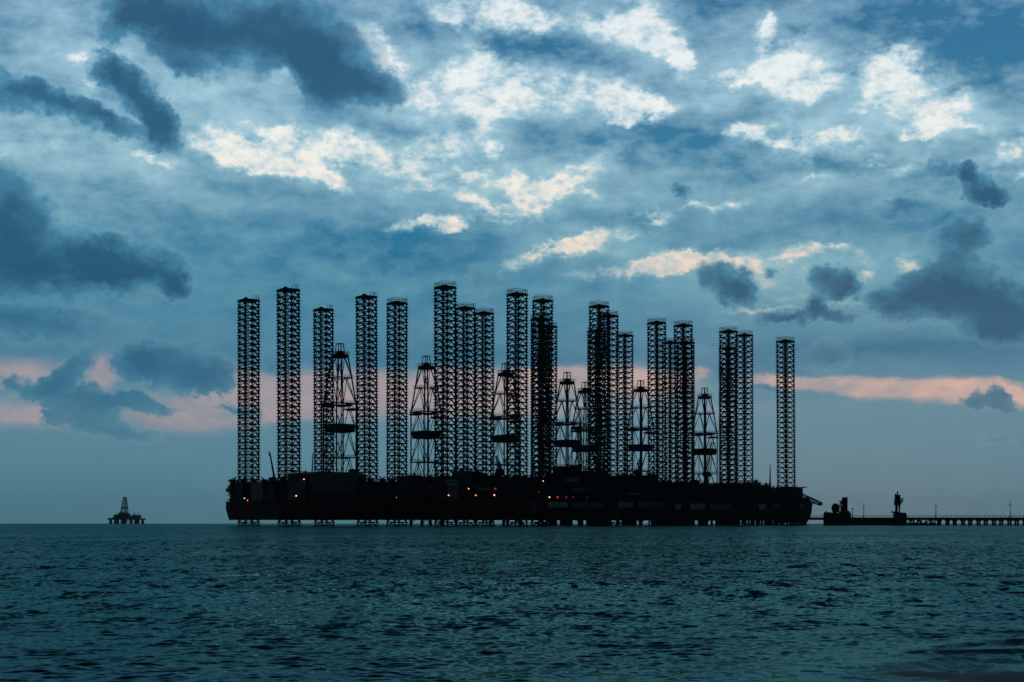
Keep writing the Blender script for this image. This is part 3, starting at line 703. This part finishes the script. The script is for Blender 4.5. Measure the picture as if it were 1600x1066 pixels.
# (rig, name, px0, px1, top row, material, depth, thickness, kind)
for a in [
 (r1,'deck_house',410,426,753,DKGREY,16,12,'house'),(r1,'crane_pedestal',426,433,747,BLACKP,6,4,'plain'),(r1,'deck_house',428,452,762,BLACKP,2,8,'plain'),
 (r1,'deck_house',451,478,752.5,DKGREY,1.5,10,'house'),(r1,'deck_house',465,482,739.5,DKGREY,14,10,'plain'),
 (r1,'hangar',484,573,737,OCHRE,3,22,'hangar'),(r1,'ventilation_trunk',549,556,733,BLACKP,22,3,'plain'),
 (r2,'deck_house',640,656,743,BLACKP,1.2,14,'plain'),
 (r2,'deck_house',656,681,745,BLACKP,12,14,'plain'),(r2,'deck_house',690,721,746,BLACKP,11,18,'house'),
 (r2,'deck_house',718,736,735.5,DKGREY,14,8,'plain'),(r2,'deck_house',737,753,737,BLACKP,14,8,'plain'),(r2,'deck_house',752,782,743.5,BLACKP,10,16,'house'),
 (r2,'deck_house',700,717,749.5,DKGREY,.8,3,'plain'),(r2,'deck_house',782,812,746,BLACKP,12,16,'house'),
 (r3,'deck_house',806,832,745.5,BLACKP,10,18,'plain'),(r3,'deck_house',832,872,747,BLACKP,16,18,'house'),
 (r3,'machinery_tower',880,901,729,BLACKP,16,9,'plain'),(r3,'deck_house',872,882,742,BLACKP,15,12,'plain'),(r3,'deck_house',900,948,738,BLACKP,20,14,'plain'),
 (r4,'deck_house',948,985,744,BLACKP,14,20,'house'),(r4,'deck_house',985,1029,743,BLACKP,10,18,'house'),(r4,'deck_house',1028,1046,753,BLACKP,10,18,'plain'),
 (r5,'deck_house',1044,1084,754,BLACKP,12,18,'house'),(r5,'storage_tank',1085,1097,751,BLACKP,10,10,'tank'),(r5,'deck_house',1098,1128,758,BLACKP,8,20,'house'),(r5,'deck_house',1127,1152,757,BLACKP,10,20,'plain'),
 (r6,'deck_house',1148,1176,757,BLACKP,10,18,'house'),(r6,'deck_house',1175,1189,753.5,DKGREY,10,8,'plain'),(r6,'deck_house',1188,1205,758,BLACKP,10,18,'plain'),
 (r6,'deck_house',1203,1246,763,BLACKP,4,16,'house'),
]:
    rig, nm, p0, p1, yt, m, dp, th, kd = a
    block(rig, nm, p0, p1, yt, m, dp, th, kind=kd)
windows(block(r2,'control_cabin',697,716.5,750.5,GREY,.2,.6,ybot=758.5), 3, .35)
windows(block(r3,'control_cabin',882,904,747,GREY,.2,.6,ybot=752.5), 3, .3)
# long upper-works walls that close the row
for rig, p0, p1, yt in ((r1,412,600,764),(r2,604,822,758),(r3,770,955,757),(r4,880,1050,758),(r5,985,1165,762),(r6,1100,1252,765)):
    k = MB(); b = rig['b0']+3.2
    a0_, a1_ = rig['a0']+2.5, rig['a1']-2.5
    Y = on_plane(rig, (p0+p1)/2, b)[1]; zt = zat(yt, Y); k.box(a0_, a1_, b, b+9, 12.03, zt); k.box(rig['a0']+3, rig['a0']+10, rig['b0']+8, rig['b1']-6, 12.04, zt-.7)
    for i in range(8): aa = a0_+(a1_-a0_)*(i+.5)/8; k.box(aa-.2, aa+.2, b-.5, b, 12.03, zt-.4); k.box(aa-1.6, aa-.5, b-.9, b, 12.03, 12.03+random.uniform(1.5,4.5))
    k.box(a0_+1, a1_-1, b-1.2, b, zt-3.2, zt-3.0); k.rail([(a0_+1,b-1.1,zt-3.0),(a1_-1,b-1.1,zt-3.0)], 1.1, .08, 2)
    k.build('upper_works', BLACKP, rig['root'])
# pale side panels on the hulls
def panel(rig, name, p0, p1, y0, y1, m, skew=0, depth=-.3):
    b = rig['b0']+depth; a0, Y = on_plane(rig, p0, b); a1, Y1 = on_plane(rig, p1, b); Y = (Y+Y1)/2
    zt, zb = zat(y0, Y), zat(y1, Y); s = skew*Y/F
    k = MB(); k.hexa([(a0+s,b,zb),(a1-s*.2,b,zb),(a1-s*.2,b+.25,zb),(a0+s,b+.25,zb),(a0,b,zt),(a1,b,zt),(a1,b+.25,zt),(a0,b+.25,zt)])
    k.build(name, m, rig['root'])
for rg_, p0, p1, m, sk in ((r3,857,865.5,GREY,0),(r3,866.5,887,GREY,0),(r3,893,941,DKGREY,2),(r4,947,978,GREY,4),(r4,978.5,989,GREY,0),(r4,996,1035,DKGREY,0),
                            (r5,1042,1064.5,GREY,3),(r5,1079,1102,GREY,1),(r5,1109,1142,DKGREY,1),(r6,1154,1175,GREY,3),(r6,1175.5,1196,GREY,0),(r6,1207,1219,DKGREY,2),(r6,1250,1256,DKGREY,1)):
    panel(rg_, 'side_panel', p0, p1, 784.5 if rg_ in (r3,r4) else 787, 793 if rg_ in (r3,r4) else 796.5, m, sk)
for rg_, p0, p1, y0, y1 in ((r2,670,680,759.5,763),(r2,745,765,762,766.5),(r3,896,922,763.5,767),(r3,818,832,768,771),(r4,953,1000,770,773),(r5,1083,1095,771,777),(r6,1176,1187,772,778)):
    panel(rg_, 'wall_panel', p0, p1, y0, y1, DKGREY, 0, 1.6)
# lights
LAMPS = [(r1,382,778.8,L_WHITE,.34),(r1,386.7,782,L_ORANGE,.36),(r1,462.8,774.8,L_WHITE,.42),(r1,475,749,L_PINK,.42),(r1,620.2,777.6,L_PINK,.40),(r2,657.4,773.6,L_PINK,.42),
 (r2,701,774,L_PINK,.46),(r2,732.3,763.7,L_ORANGE,.5),(r2,743.4,774,L_ORANGE,.48),(r2,772.3,773.7,L_PINK,.55),(r2,773.8,764,L_DIM,.9),(r3,802,774,L_DIM,.4),(r3,848.8,751.7,L_WHITE,.32),
 (r3,841.5,769,L_DIM,.5),(r3,858.4,777,L_WHITE,.42),(r3,871.4,777,L_RED,.6),(r3,885,777,L_DIM,.7),(r3,895.5,777,L_DIM,.6),(r3,917,777,L_DIM,.4)]
for rg_, x, y, m, r in LAMPS:
    b = rg_['b0']-1.1
    a, Y = on_plane(rg_, x, b)
    if a < rg_['a0'] or a > rg_['a1']:
        # lamp on the left side of the hull: meet the plane of that side
        c, u1, u2 = rg_['ctr'], rg_['u1'], rg_['u2']; a = rg_['a0']-1.0 if a < rg_['a0'] else rg_['a1']+.8
        t = (x-800)/F; p = c+a*u1; b = (t*p[1]-p[0])/(u2[0]-t*u2[1]); Y = (p+b*u2)[1]
    z = zat(y, Y); k = MB(); r *= .7; k.sphere((a, b, z), r, 10, 8)
    br = MB(); br.beam((a, b, z+r), (a+.0, b+1.6, z+r+.5), .12); br.beam((a,b,z+r*.8),(a,b,z+r+.15),.5); o = br.build('lamp_bracket', STEEL, rg_['root']); k.build('lamp', m, o)

# masts, cranes and stern gear
def mast(rig, p0, p1, depth, w0, w1, name='mast', cross=None, z0=None):
    b = rig['b0']+depth; a0, Y0 = on_plane(rig, p0[0], b); a1, Y1 = on_plane(rig, p1[0], b)
    k = MB(); k.tube((a0,b,zat(p0[1],Y0)-1), (a1,b,zat(p1[1],Y1)), w0, w1, n=8)
    if cross:
        for (dy_, half) in cross: z = zat(p1[1]+dy_, Y1); k.beam((a1-half,b,z), (a1+half,b,z), .16)
    k.build(name, STEEL, rig['root'])
def crane(rig, base, tip, depth, ped_top, w=1.8):
    b = rig['b0']+depth; a0, Y0 = on_plane(rig, base[0], b); a1, Y1 = on_plane(rig, tip[0], b)
    k = MB(); zb = zat(base[1], Y0); k.tube((a0,b,12.05), (a0,b,zb), 1.3, 1.1, n=12); k.box(a0-1.8,a0+1.6,b-1.5,b+1.5,zb,zb+2.8); k.beam((a0-1.4,b,zb+2.8),(a0-.6,b,zb+7),.3); k.beam((a0+1.0,b,zb+2.8),(a0-.6,b,zb+7),.3)
    o = k.build('crane', STEEL, rig['root'])
    m_ = MB(); zt = zat(tip[1], Y1); lattice(m_, (a0+.8,b,zb+1.5), (a1,b,zt), w, w*.5, 14, .17, .11)
    m_.beam((a0-.6,b,zb+7), (a1,b,zt), .09); m_.tube((a1,b,zt), (a1,b,zt-4), .05, n=5); m_.box(a1-.35,a1+.35,b-.35,b+.35,zt-5,zt-4); m_.build('boom', STEEL, o)
mast(r1, (429.5,748), (421.8,709), 6, .55, .35, 'crane_boom'); mast(r1, (421.8,709), (420.8,705), 6, .6, .2, 'boom_head')
mast(r1, (487.3,740), (489,708), 10, .4, .18, cross=[(2,.8),(6,.6)])
mast(r1, (556.3,742), (557,731), 22, .4, .5)
mast(r6, (1203,760), (1203.6,724), 6, .65, .12, cross=[(7,1.3),(10,1.0)])
mast(r4, (1055.5,540), (1055.6,530), 30, .1, .05)
crane(r3, (903,735), (906,660), 34, 0, 2.4); crane(r5, (1104,745), (1112,690), 30, 0, 2.6); crane(r2, (781,742), (775,712), 40, 0, 1.6); crane(r4, (997,742), (1001,715), 30, 0, 1.6)
# anchor racks and life boats at the bow, far left
k = MB(); A0 = r1['a0']+4.6; B1 = r1['b1']-.5
for i in range(7):
    z = 12.6+i*1.6; y0 = B1-17+1.2*i; ext = [2.4,.6,2.9,1.8,3.4,1.4,2.9][i]
    k.beam((A0+2,y0,z), (A0-ext*.2,B1+ext*.5,z+random.uniform(-.4,.4)), .4); k.beam((A0+2,B1-2,z), (A0+1-ext*.5,B1-1+ext*.3,z+.9), .28); k.beam((A0+1-ext*.5,B1-1+ext*.3,z+.9),(A0+1.5,B1-3,z+2.2),.22)
    k.tube((A0+.5,B1-1.5,z+.2),(A0+.3-ext*.4,B1-1+ext*.4,z+.6),.38,n=8)
k.beam((A0+2,B1-4,12),(A0+2,B1-4,23),.5); k.beam((A0+3,B1-1,12),(A0+2.5,B1-1,22),.4); k.box(A0+3,A0+7,B1-8,B1-2,12.01,20.5)
k.build('anchor_rack', STEEL, r1['root'])
k = MB()
for s, r in ((0,.9),(.25,1.15),(.5,1.2),(.75,1.1)):
    pass
k.tube((A0-1.6,B1-7,18.1),(A0-1.6,B1-4.5,18.0),.5,1.15,n=12); k.tube((A0-1.6,B1-4.5,18.0),(A0-1.6,B1-.5,18.0),1.15,1.15,n=12); k.tube((A0-1.6,B1-.5,18.0),(A0-1.6,B1+1.2,18.1),1.15,.4,n=12)
k.beam((A0+1,B1-5,20.2),(A0-1.6,B1-5,20.0),.25); k.beam((A0+1,B1,20.2),(A0-1.6,B1,20.0),.25)
k.build('lifeboat', DKGREY, r1['root'])
# stern of the last rig: helicopter deck edge, sloping burner boom, rounded sponson
B0 = r6['b0']
def r6p(px, py, b): a, Y = on_plane(r6, px, b); return (a, b, zat(py, Y))
k = MB(); p, q = r6p(1236,769,B0+6), r6p(1282,787.5,B0+6); lattice(k, p, q, 3.0, 1.9, 12, .32, .22); k.box(q[0]-1.0,q[0]+.6,q[1]-1,q[1]+1,q[2]-1,q[2]+1)
k.beam(r6p(1250,769,B0+6), r6p(1276,783,B0+6), .3)
for x, y, x2, y2 in ((1252,787,1256,777),(1256,785,1262,780),(1263,786,1266,783),(1270,789,1268,785)): k.beam(r6p(x,y,B0+6), r6p(x2,y2,B0+6), .3)
k.build('burner_boom', STEEL, r6['root'])
k = MB(); p = r6p(1249,762.3,B0+5); q = r6p(1262.5,761,B0+5); k.hexa([(p[0],p[1],p[2]-.7),(q[0],q[1],q[2]-.15),(q[0],q[1]+12,q[2]-.15),(p[0],p[1]+12,p[2]-.7),(p[0],p[1],p[2]),(q[0],q[1],q[2]+.15),(q[0],q[1]+12,q[2]+.15),(p[0],p[1]+12,p[2])]); k.build('landing_deck', STEEL, r6['root'])
p = r6p(1243,763,B0+5); q = r6p(1254.5,773,B0+5); k = MB(); k.box(p[0],q[0],B0+5,B0+15,12.02,p[2]); k.build('deck_house', BLACKP, r6['root'])
k = MB(); q = r6p(1262.8,786,B0+6)[0]; s0 = r6['a1']-4
prof = [(2.0,-4.5),(4.5,-2.2),(8,-.6),(11,0),(14.2,0)]
for (z0,e0),(z1,e1) in zip(prof, prof[1:]): k.hexa([(s0,B0+3,z0),(q+e0,B0+3,z0),(q+e0,B0+20,z0),(s0,B0+20,z0),(s0,B0+3,z1),(q+e1,B0+3,z1),(q+e1,B0+20,z1),(s0,B0+20,z1)])
k.build('stern_sponson', BLACKP, r6['root'])

# small deck clutter along the tops for a broken outline
for rig in rigs:
    k = MB()
    for i in range(70):
        a = random.uniform(rig['a0']+3, rig['a1']-3); b = random.uniform(rig['b0']+12, rig['b1']-5); h = random.uniform(2,7.5)
        if any(abs(a-p[0]) < 7.2 and abs(b-p[1]) < 7.2 for p in rig['lp']): continue
        w, d = random.uniform(1,4), random.uniform(1,4); k.box(a-w/2,a+w/2,b-d/2,b+d/2,12.05,12+h)
        if random.random() < .35: k.tube((a,b,12+h),(a,b,12+h+random.uniform(1,5)),.15,n=6)
    k.build('deck_machinery', STEEL, rig['root'])

# seventh derrick on its own fixed platform behind
w = at(914, 818, 1005); pr = empty('drilling_platform', (w[0], w[1], 0), R(25), 'small drilling derrick half hidden behind the tall legs right of the fourth derrick', 'drilling platform')
k = MB(); k.box(-11,11,-11,11,14,21.98); k.rail([(-11,-11,22),(11,-11,22),(11,11,22),(-11,11,22)],1.2,.1,2,True); k.build('deck', STEEL, pr)
for sx in (-9,9):
    for sy in (-9,9): k = MB(); k.tube((sx,sy,-3),(sx,sy,13.98),.9,n=10); k.build('leg', STEEL, pr)
k = MB()
for s in (-9,9): k.beam((-9,s,1),(9,s,13),.4); k.beam((s,-9,1),(s,9,13),.4)
k.build('brace', STEEL, pr); add_derrick(pr, (0,0,0), R(12))

# ------------------------------------------------------------------ jetty
PY = 905.0
def pz(y): return zat(y, PY)
def px_(x): return (x-800)/F*PY
pier = empty('jetty', (px_(1400), PY, 0), 0, 'long low jetty on piles running out of the right of the frame', 'jetty')
ox = px_(1400)
k = MB(); x0, x1 = px_(1256)-ox, px_(2050)-ox
k.box(x0,x1,-3,3,pz(811.2),pz(808.8)); k.box(x0,x1,-2.6,-2.2,pz(812.6),pz(811.2)); k.box(x0,x1,2.2,2.6,pz(812.6),pz(811.2)); k.build('deck', CONC, pier)
k = MB(); zt = pz(808.8); k.rail([(x0,-2.8,zt),(x1,-2.8,zt)], 1.35, .12, 2.25); k.rail([(x0,2.8,zt),(x1,2.8,zt)], 1.35, .12, 2.25); k.build('railing', STEEL, pier)
x = 1474.0
while x < 2040:
    for s in (-6.5, 6.5):
        k = MB(); c = px_(x+s)-ox
        for y in (-2.2,2.2): k.tube((c,y,-3),(c,y,pz(812.6)),.62,n=8)
        k.box(c-1.2,c+1.2,-2.6,2.6,pz(814.2),pz(812.61)); k.build('pile', CONC, pier)
    x += 24.2
k = MB(); k.box(px_(1325)-ox,px_(1414)-ox,-2.9,2.9,-1,pz(811.25)); k.build('abutment', CONC, pier)
random.seed(3)
k = MB()
for i in range(34):
    x = 1416+i*1.5; a = px_(x)-ox; b_ = px_(x+random.uniform(-6,6))-ox; k.beam((a,random.uniform(-2,2),-1.5),(b_,random.uniform(-2,2),pz(812.6)),random.uniform(.25,.6))
for i in range(12): x = 1414+i*4.2; k.box(px_(x)-ox-1.3,px_(x)-ox+1.2,-2.4,2.4,-1,random.uniform(.6,2.0))
k.build('broken_trestle', STEEL, pier)
# old quay behind the right-hand rigs
qy = 965.0; quay = empty('pile_quay', ((1060-800)/F*qy, qy, 0), 0, 'dark low quay on close piles seen under the right-hand rigs', 'quay')
qx = lambda x: (x-1060)/F*qy
k = MB(); k.box(qx(858),qx(1262),-4,4,zat(813.2,qy),zat(809,qy))
k.build('deck', CONC, quay)
gaps = [(897,915),(1002,1016),(872,873.5),(956,961),(968,970.5),(995,998),(1087,1090),(1107,1109.5),(1115,1118)]
k = MB(); x = 858.0
while x < 1262:
    w_ = random.uniform(1.0,3.2) if x < 1150 else random.uniform(1.0,2.2)
    if not any(g0 < x+w_ and x < g1 for g0, g1 in gaps): k.box(qx(x),qx(x+w_),-3+random.random(),3,-2,zat(813.2,qy)-.02)
    x += w_+(random.uniform(0,.35) if x < 1150 else random.uniform(1.5,4.2))
tag(k.build('pile_row', STEEL, quay), kind=None)

def lamp_post(px, ytop, cross, lab):
    b = at(px, 0, PY); z0 = pz(808.8); zt = pz(ytop)
    r = empty('pier_lamp_post', (b[0], PY+2.3, z0), 0, lab, 'lamp post', 'lamp posts on the jetty')
    k = MB(); h = zt-z0; k.tube((0,0,0),(0,0,h),.26,.11,n=8); k.box(-.4,.4,-.4,.4,0,.5); k.build('pole', STEEL, r)
    k = MB()
    if cross: k.beam((-.9,0,h*.72),(.9,0,h*.72),.14); k.box(-1.1,-.5,-.2,.2,h*.70,h*.74); k.box(.5,1.1,-.2,.2,h*.70,h*.74)
    else: k.box(-.45,.45,-.3,.3,h-.7,h)
    k.build('lamp_head', STEEL, r)
lamp_post(1333.5, 794.5, False, 'short stubby post just right of the squat block with a drum on the jetty')
lamp_post(1351, 786, True, 'thin lamp post with a cross arm between the two jetty towers')
lamp_post(1464, 785.5, True, 'thin lamp post on the jetty, first one right of the taller jetty tower')
lamp_post(1580.5, 782, True, 'thin lamp post on the jetty near the right edge of the photo')

# two machines on the jetty
def P3(x, y, oy=0.): return ((x-800)/F*PY, oy, zat(y, PY))
def mach(name, cx, label, cat):
    return empty(name, ((cx-800)/F*PY, PY-4.0, 0), 0, label, cat)
M1 = mach('pump_station', 1305, 'squat dark block carrying a round drum and a boxy tower, beside the last rig', 'pump station')
X = lambda x, c: (x-c)/F*PY
z = pz
k = MB(); c = 1305
k.box(X(1286.5,c),X(1325,c),-4,4,-2,z(802)); k.box(X(1287,c),X(1294,c),-3,3,z(802),z(800.5)); k.tube((X(1288.5,c),0,z(802)),(X(1288.5,c),0,z(798.8)),.4,n=8); k.box(X(1294,c),X(1300,c),-3,3,z(802),z(801)); k.build('base', CONC, M1)
k = MB(); k.tube((X(1303,c),-1.6,z(794.5)),(X(1303,c),1.6,z(794.5)),3.3*.45/.45*.98,n=20)
for v in range(len(k.v)): q = k.v[v]; k.v[v] = (X(1303,c)+(q[0]-X(1303,c))*.62, q[1], z(794.5)+(q[2]-z(794.5))*.9)
k.box(X(1301,c),X(1305,c),-1.4,1.4,z(802),z(797)); k.build('drum', STEEL, M1)
k = MB(); k.box(X(1314,c),X(1321.3,c),-1.5,1.5,z(803),z(778.5)); k.box(X(1312.8,c),X(1315,c),-1.3,1.3,z(803),z(791)); k.box(X(1315,c),X(1321.5,c),-1.6,1.6,z(778.5),z(777.3)); k.box(X(1313.2,c),X(1314,c),-1,1,z(788),z(780)); k.build('tower', STEEL, M1)
k = MB(); k.beam((X(1308,c),0,z(784)),(X(1311.5,c),0,z(783)),.45); k.beam((X(1311.5,c),0,z(783)),(X(1312,c),0,z(800)),.6); k.beam((X(1306,c),0,z(789)),(X(1311,c),0,z(791)),.4); k.beam((X(1310,c),0,z(786)),(X(1309,c),0,z(800)),.35); k.box(X(1308,c),X(1312,c),-1,1,z(803),z(799)); k.beam((X(1311,c),0,z(788)),(X(1315,c),0,z(781)),.4); k.build('linkage', STEEL, M1)
k = MB(); k.box(X(1322.5,c),X(1324.8,c),-1,1,z(802),z(798.5)); k.tube((X(1327,c),0,0),(X(1327,c),0,z(800)),.2,n=6); k.build('valve', STEEL, M1)
M2 = mach('loading_tower', 1402, 'tall narrow machinery tower with a pointed top standing alone on the jetty', 'loading tower')
c = 1402; k = MB()
k.box(X(1395,c),X(1412.3,c),-3,3,-1,z(803)); k.box(X(1396,c),X(1403,c),-2.5,2.5,z(803),z(800)); k.box(X(1405,c),X(1411,c),-2.2,2.2,z(803),z(801.2)); k.beam((X(1390,c),0,z(799.6)),(X(1396,c),0,z(803)),.7); k.beam((X(1390,c),0,z(799.6)),(X(1400,c),0,z(801)),.5); k.build('base', CONC, M2)
k = MB()
k.beam((X(1397,c),0,z(801)),(X(1397.8,c),0,z(788)),.9); k.beam((X(1402.3,c),0,z(801)),(X(1402.8,c),0,z(788)),.8); k.beam((X(1399.6,c),.5,z(801)),(X(1400,c),.5,z(788)),.4); k.box(X(1395.2,c),X(1404.2,c),-1.4,1.4,z(790),z(781)); k.box(X(1396,c),X(1403.4,c),-1.2,1.2,z(781),z(773.4)); k.box(X(1399,c),X(1400.4,c),-.5,.5,z(773.4),z(769.5)); k.sphere((X(1399.7,c),0,z(769)),.42); k.tube((X(1396.6,c),0,z(773.4)),(X(1396.6,c),0,z(772)),.5,n=8); k.beam((X(1397,c),0,z(795)),(X(1403,c),0,z(789)),.25)
k.build('tower', STEEL, M2)
k = MB(); k.beam((X(1403,c),0,z(780)),(X(1407.5,c),0,z(779.5)),.6); k.beam((X(1407.5,c),0,z(779.5)),(X(1406.5,c),0,z(784.5)),.8); k.beam((X(1406.5,c),0,z(784)),(X(1403.5,c),0,z(788)),.5); k.beam((X(1406,c),0,z(784.5)),(X(1410.5,c),0,z(785)),.2); k.beam((X(1407.5,c),0,z(780)),(X(1410,c),0,z(778)),.2); k.build('arm', STEEL, M2)

# ------------------------------------------------------------------ far semi-submersible platform
SY = 4200.0; s_ = SY/F; c = 198.0
semi = empty('offshore_platform', ((c-800)/F*SY, SY, 0), 0, 'small distant floating oil platform alone on the horizon at the left', 'oil platform')
X = lambda x: (x-c)*s_
z = lambda y: zat(y, SY)
for cx_ in (176.8,187.5,198.5,208.5,219.3):
    wd = 5.5 if cx_ == 198.5 else 4.0
    for yy in (-26, 26):
        if cx_ == 198.5 and yy > 0: continue
        k = MB(); k.tube((X(cx_),yy,-4),(X(cx_),yy,z(812)),wd*s_*.62,wd*s_*.55,n=14); k.build('column', STEEL, semi)
k = MB()
for a_, b_ in ((181,187),(191,197),(200,206),(211,217)): k.beam((X(a_),-26,z(817.5)),(X(b_),-26,z(812.4)),1.5); k.beam((X(b_),-20,z(817.5)),(X(a_),-20,z(812.4)),1.3)
k.build('brace', STEEL, semi)
k = MB(); k.box(X(173.5),X(223),-34,34,z(812.2),z(810.6)); k.box(X(172.4),X(175.5),-30,30,z(812),z(809.6)); k.box(X(221),X(223.8),-30,30,z(812),z(810)); k.build('deck', STEEL, semi)
k = MB()
for a_, b_, t_ in ((178,184,808.5),(181,186,804.5),(185,202,806),(187,201.5,802.5),(189,198,800.8),(202,209,807),(208,218,805.6),(209,217.5,804.8)):
    k.box(X(a_),X(b_),-20+random.uniform(-4,4),20,z(810.7),z(t_))
for x_, t_ in ((182,801.5),(184,803.5),(210,801.8),(216.5,799),(188,798.5)): k.tube((X(x_),0,z(807)),(X(x_),0,z(t_)),.7,n=6)
k.box(X(209),X(211),-4,4,z(804),z(802)); k.build('deck_house', STEEL, semi)
k = MB(); q = [(189.5,199.5,802),(190.5,198.8,793.5),(193.0,197.5,778)]
def cc(i, dep): a_, b_, y_ = q[i]; hw = (b_-a_)/2*s_*.9; return [np.array(p) for p in ((X(a_),-hw,z(y_)),(X(b_),-hw,z(y_)),(X(b_),hw,z(y_)),(X(a_),hw,z(y_)))]
for i in range(2):
    A, B_ = cc(i,0), cc(i+1,0); n = 2 if i == 0 else 4
    for t in range(n):
        A2 = [A[j]+(B_[j]-A[j])*t/n for j in range(4)]; B2 = [A[j]+(B_[j]-A[j])*(t+1)/n for j in range(4)]
        for j in range(4): k.beam(A2[j],B2[j],1.0); k.beam(A2[j],B2[(j+1)%4],.55); k.beam(A2[(j+1)%4],B2[j],.55); k.beam(B2[j],B2[(j+1)%4],.6)
k.beam((X(195.6),0,z(802)),(X(195.3),0,z(778)),2.2)
d = k.build('derrick', STEEL, semi)
k = MB(); k.box(X(192.9),X(197),-4,4,z(778.2),z(776.6)); k.build('crown_block', STEEL, d)
k = MB(); k.box(X(190),X(199),-7,7,z(794.8),z(792.6)); k.build('wind_wall', STEEL, d)
k = MB(); k.beam((X(186),0,z(806)),(X(189.5),0,z(798.5)),1.2); k.beam((X(186),0,z(806)),(X(183.5),0,z(802)),.9); k.build('crane', STEEL, semi)

# ------------------------------------------------------------------ haze over the sea
hz = MB(); hz.box(-17800, 17800, -150, 9600, -7.0, 150.0)
hm = bpy.data.materials.new('sea_haze'); hm.use_nodes = True; t = hm.node_tree; t.nodes.clear()
pv = t.nodes.new('ShaderNodeVolumePrincipled'); pv.inputs['Color'].default_value = (.85,.93,1,1); pv.inputs['Density'].default_value = 3e-5; pv.inputs['Anisotropy'].default_value = .3
oo = t.nodes.new('ShaderNodeOutputMaterial'); t.links.new(pv.outputs[0], oo.inputs['Volume'])
tag(hz.build('haze', hm), 'thin blue dusk haze over the sea', kind='stuff')
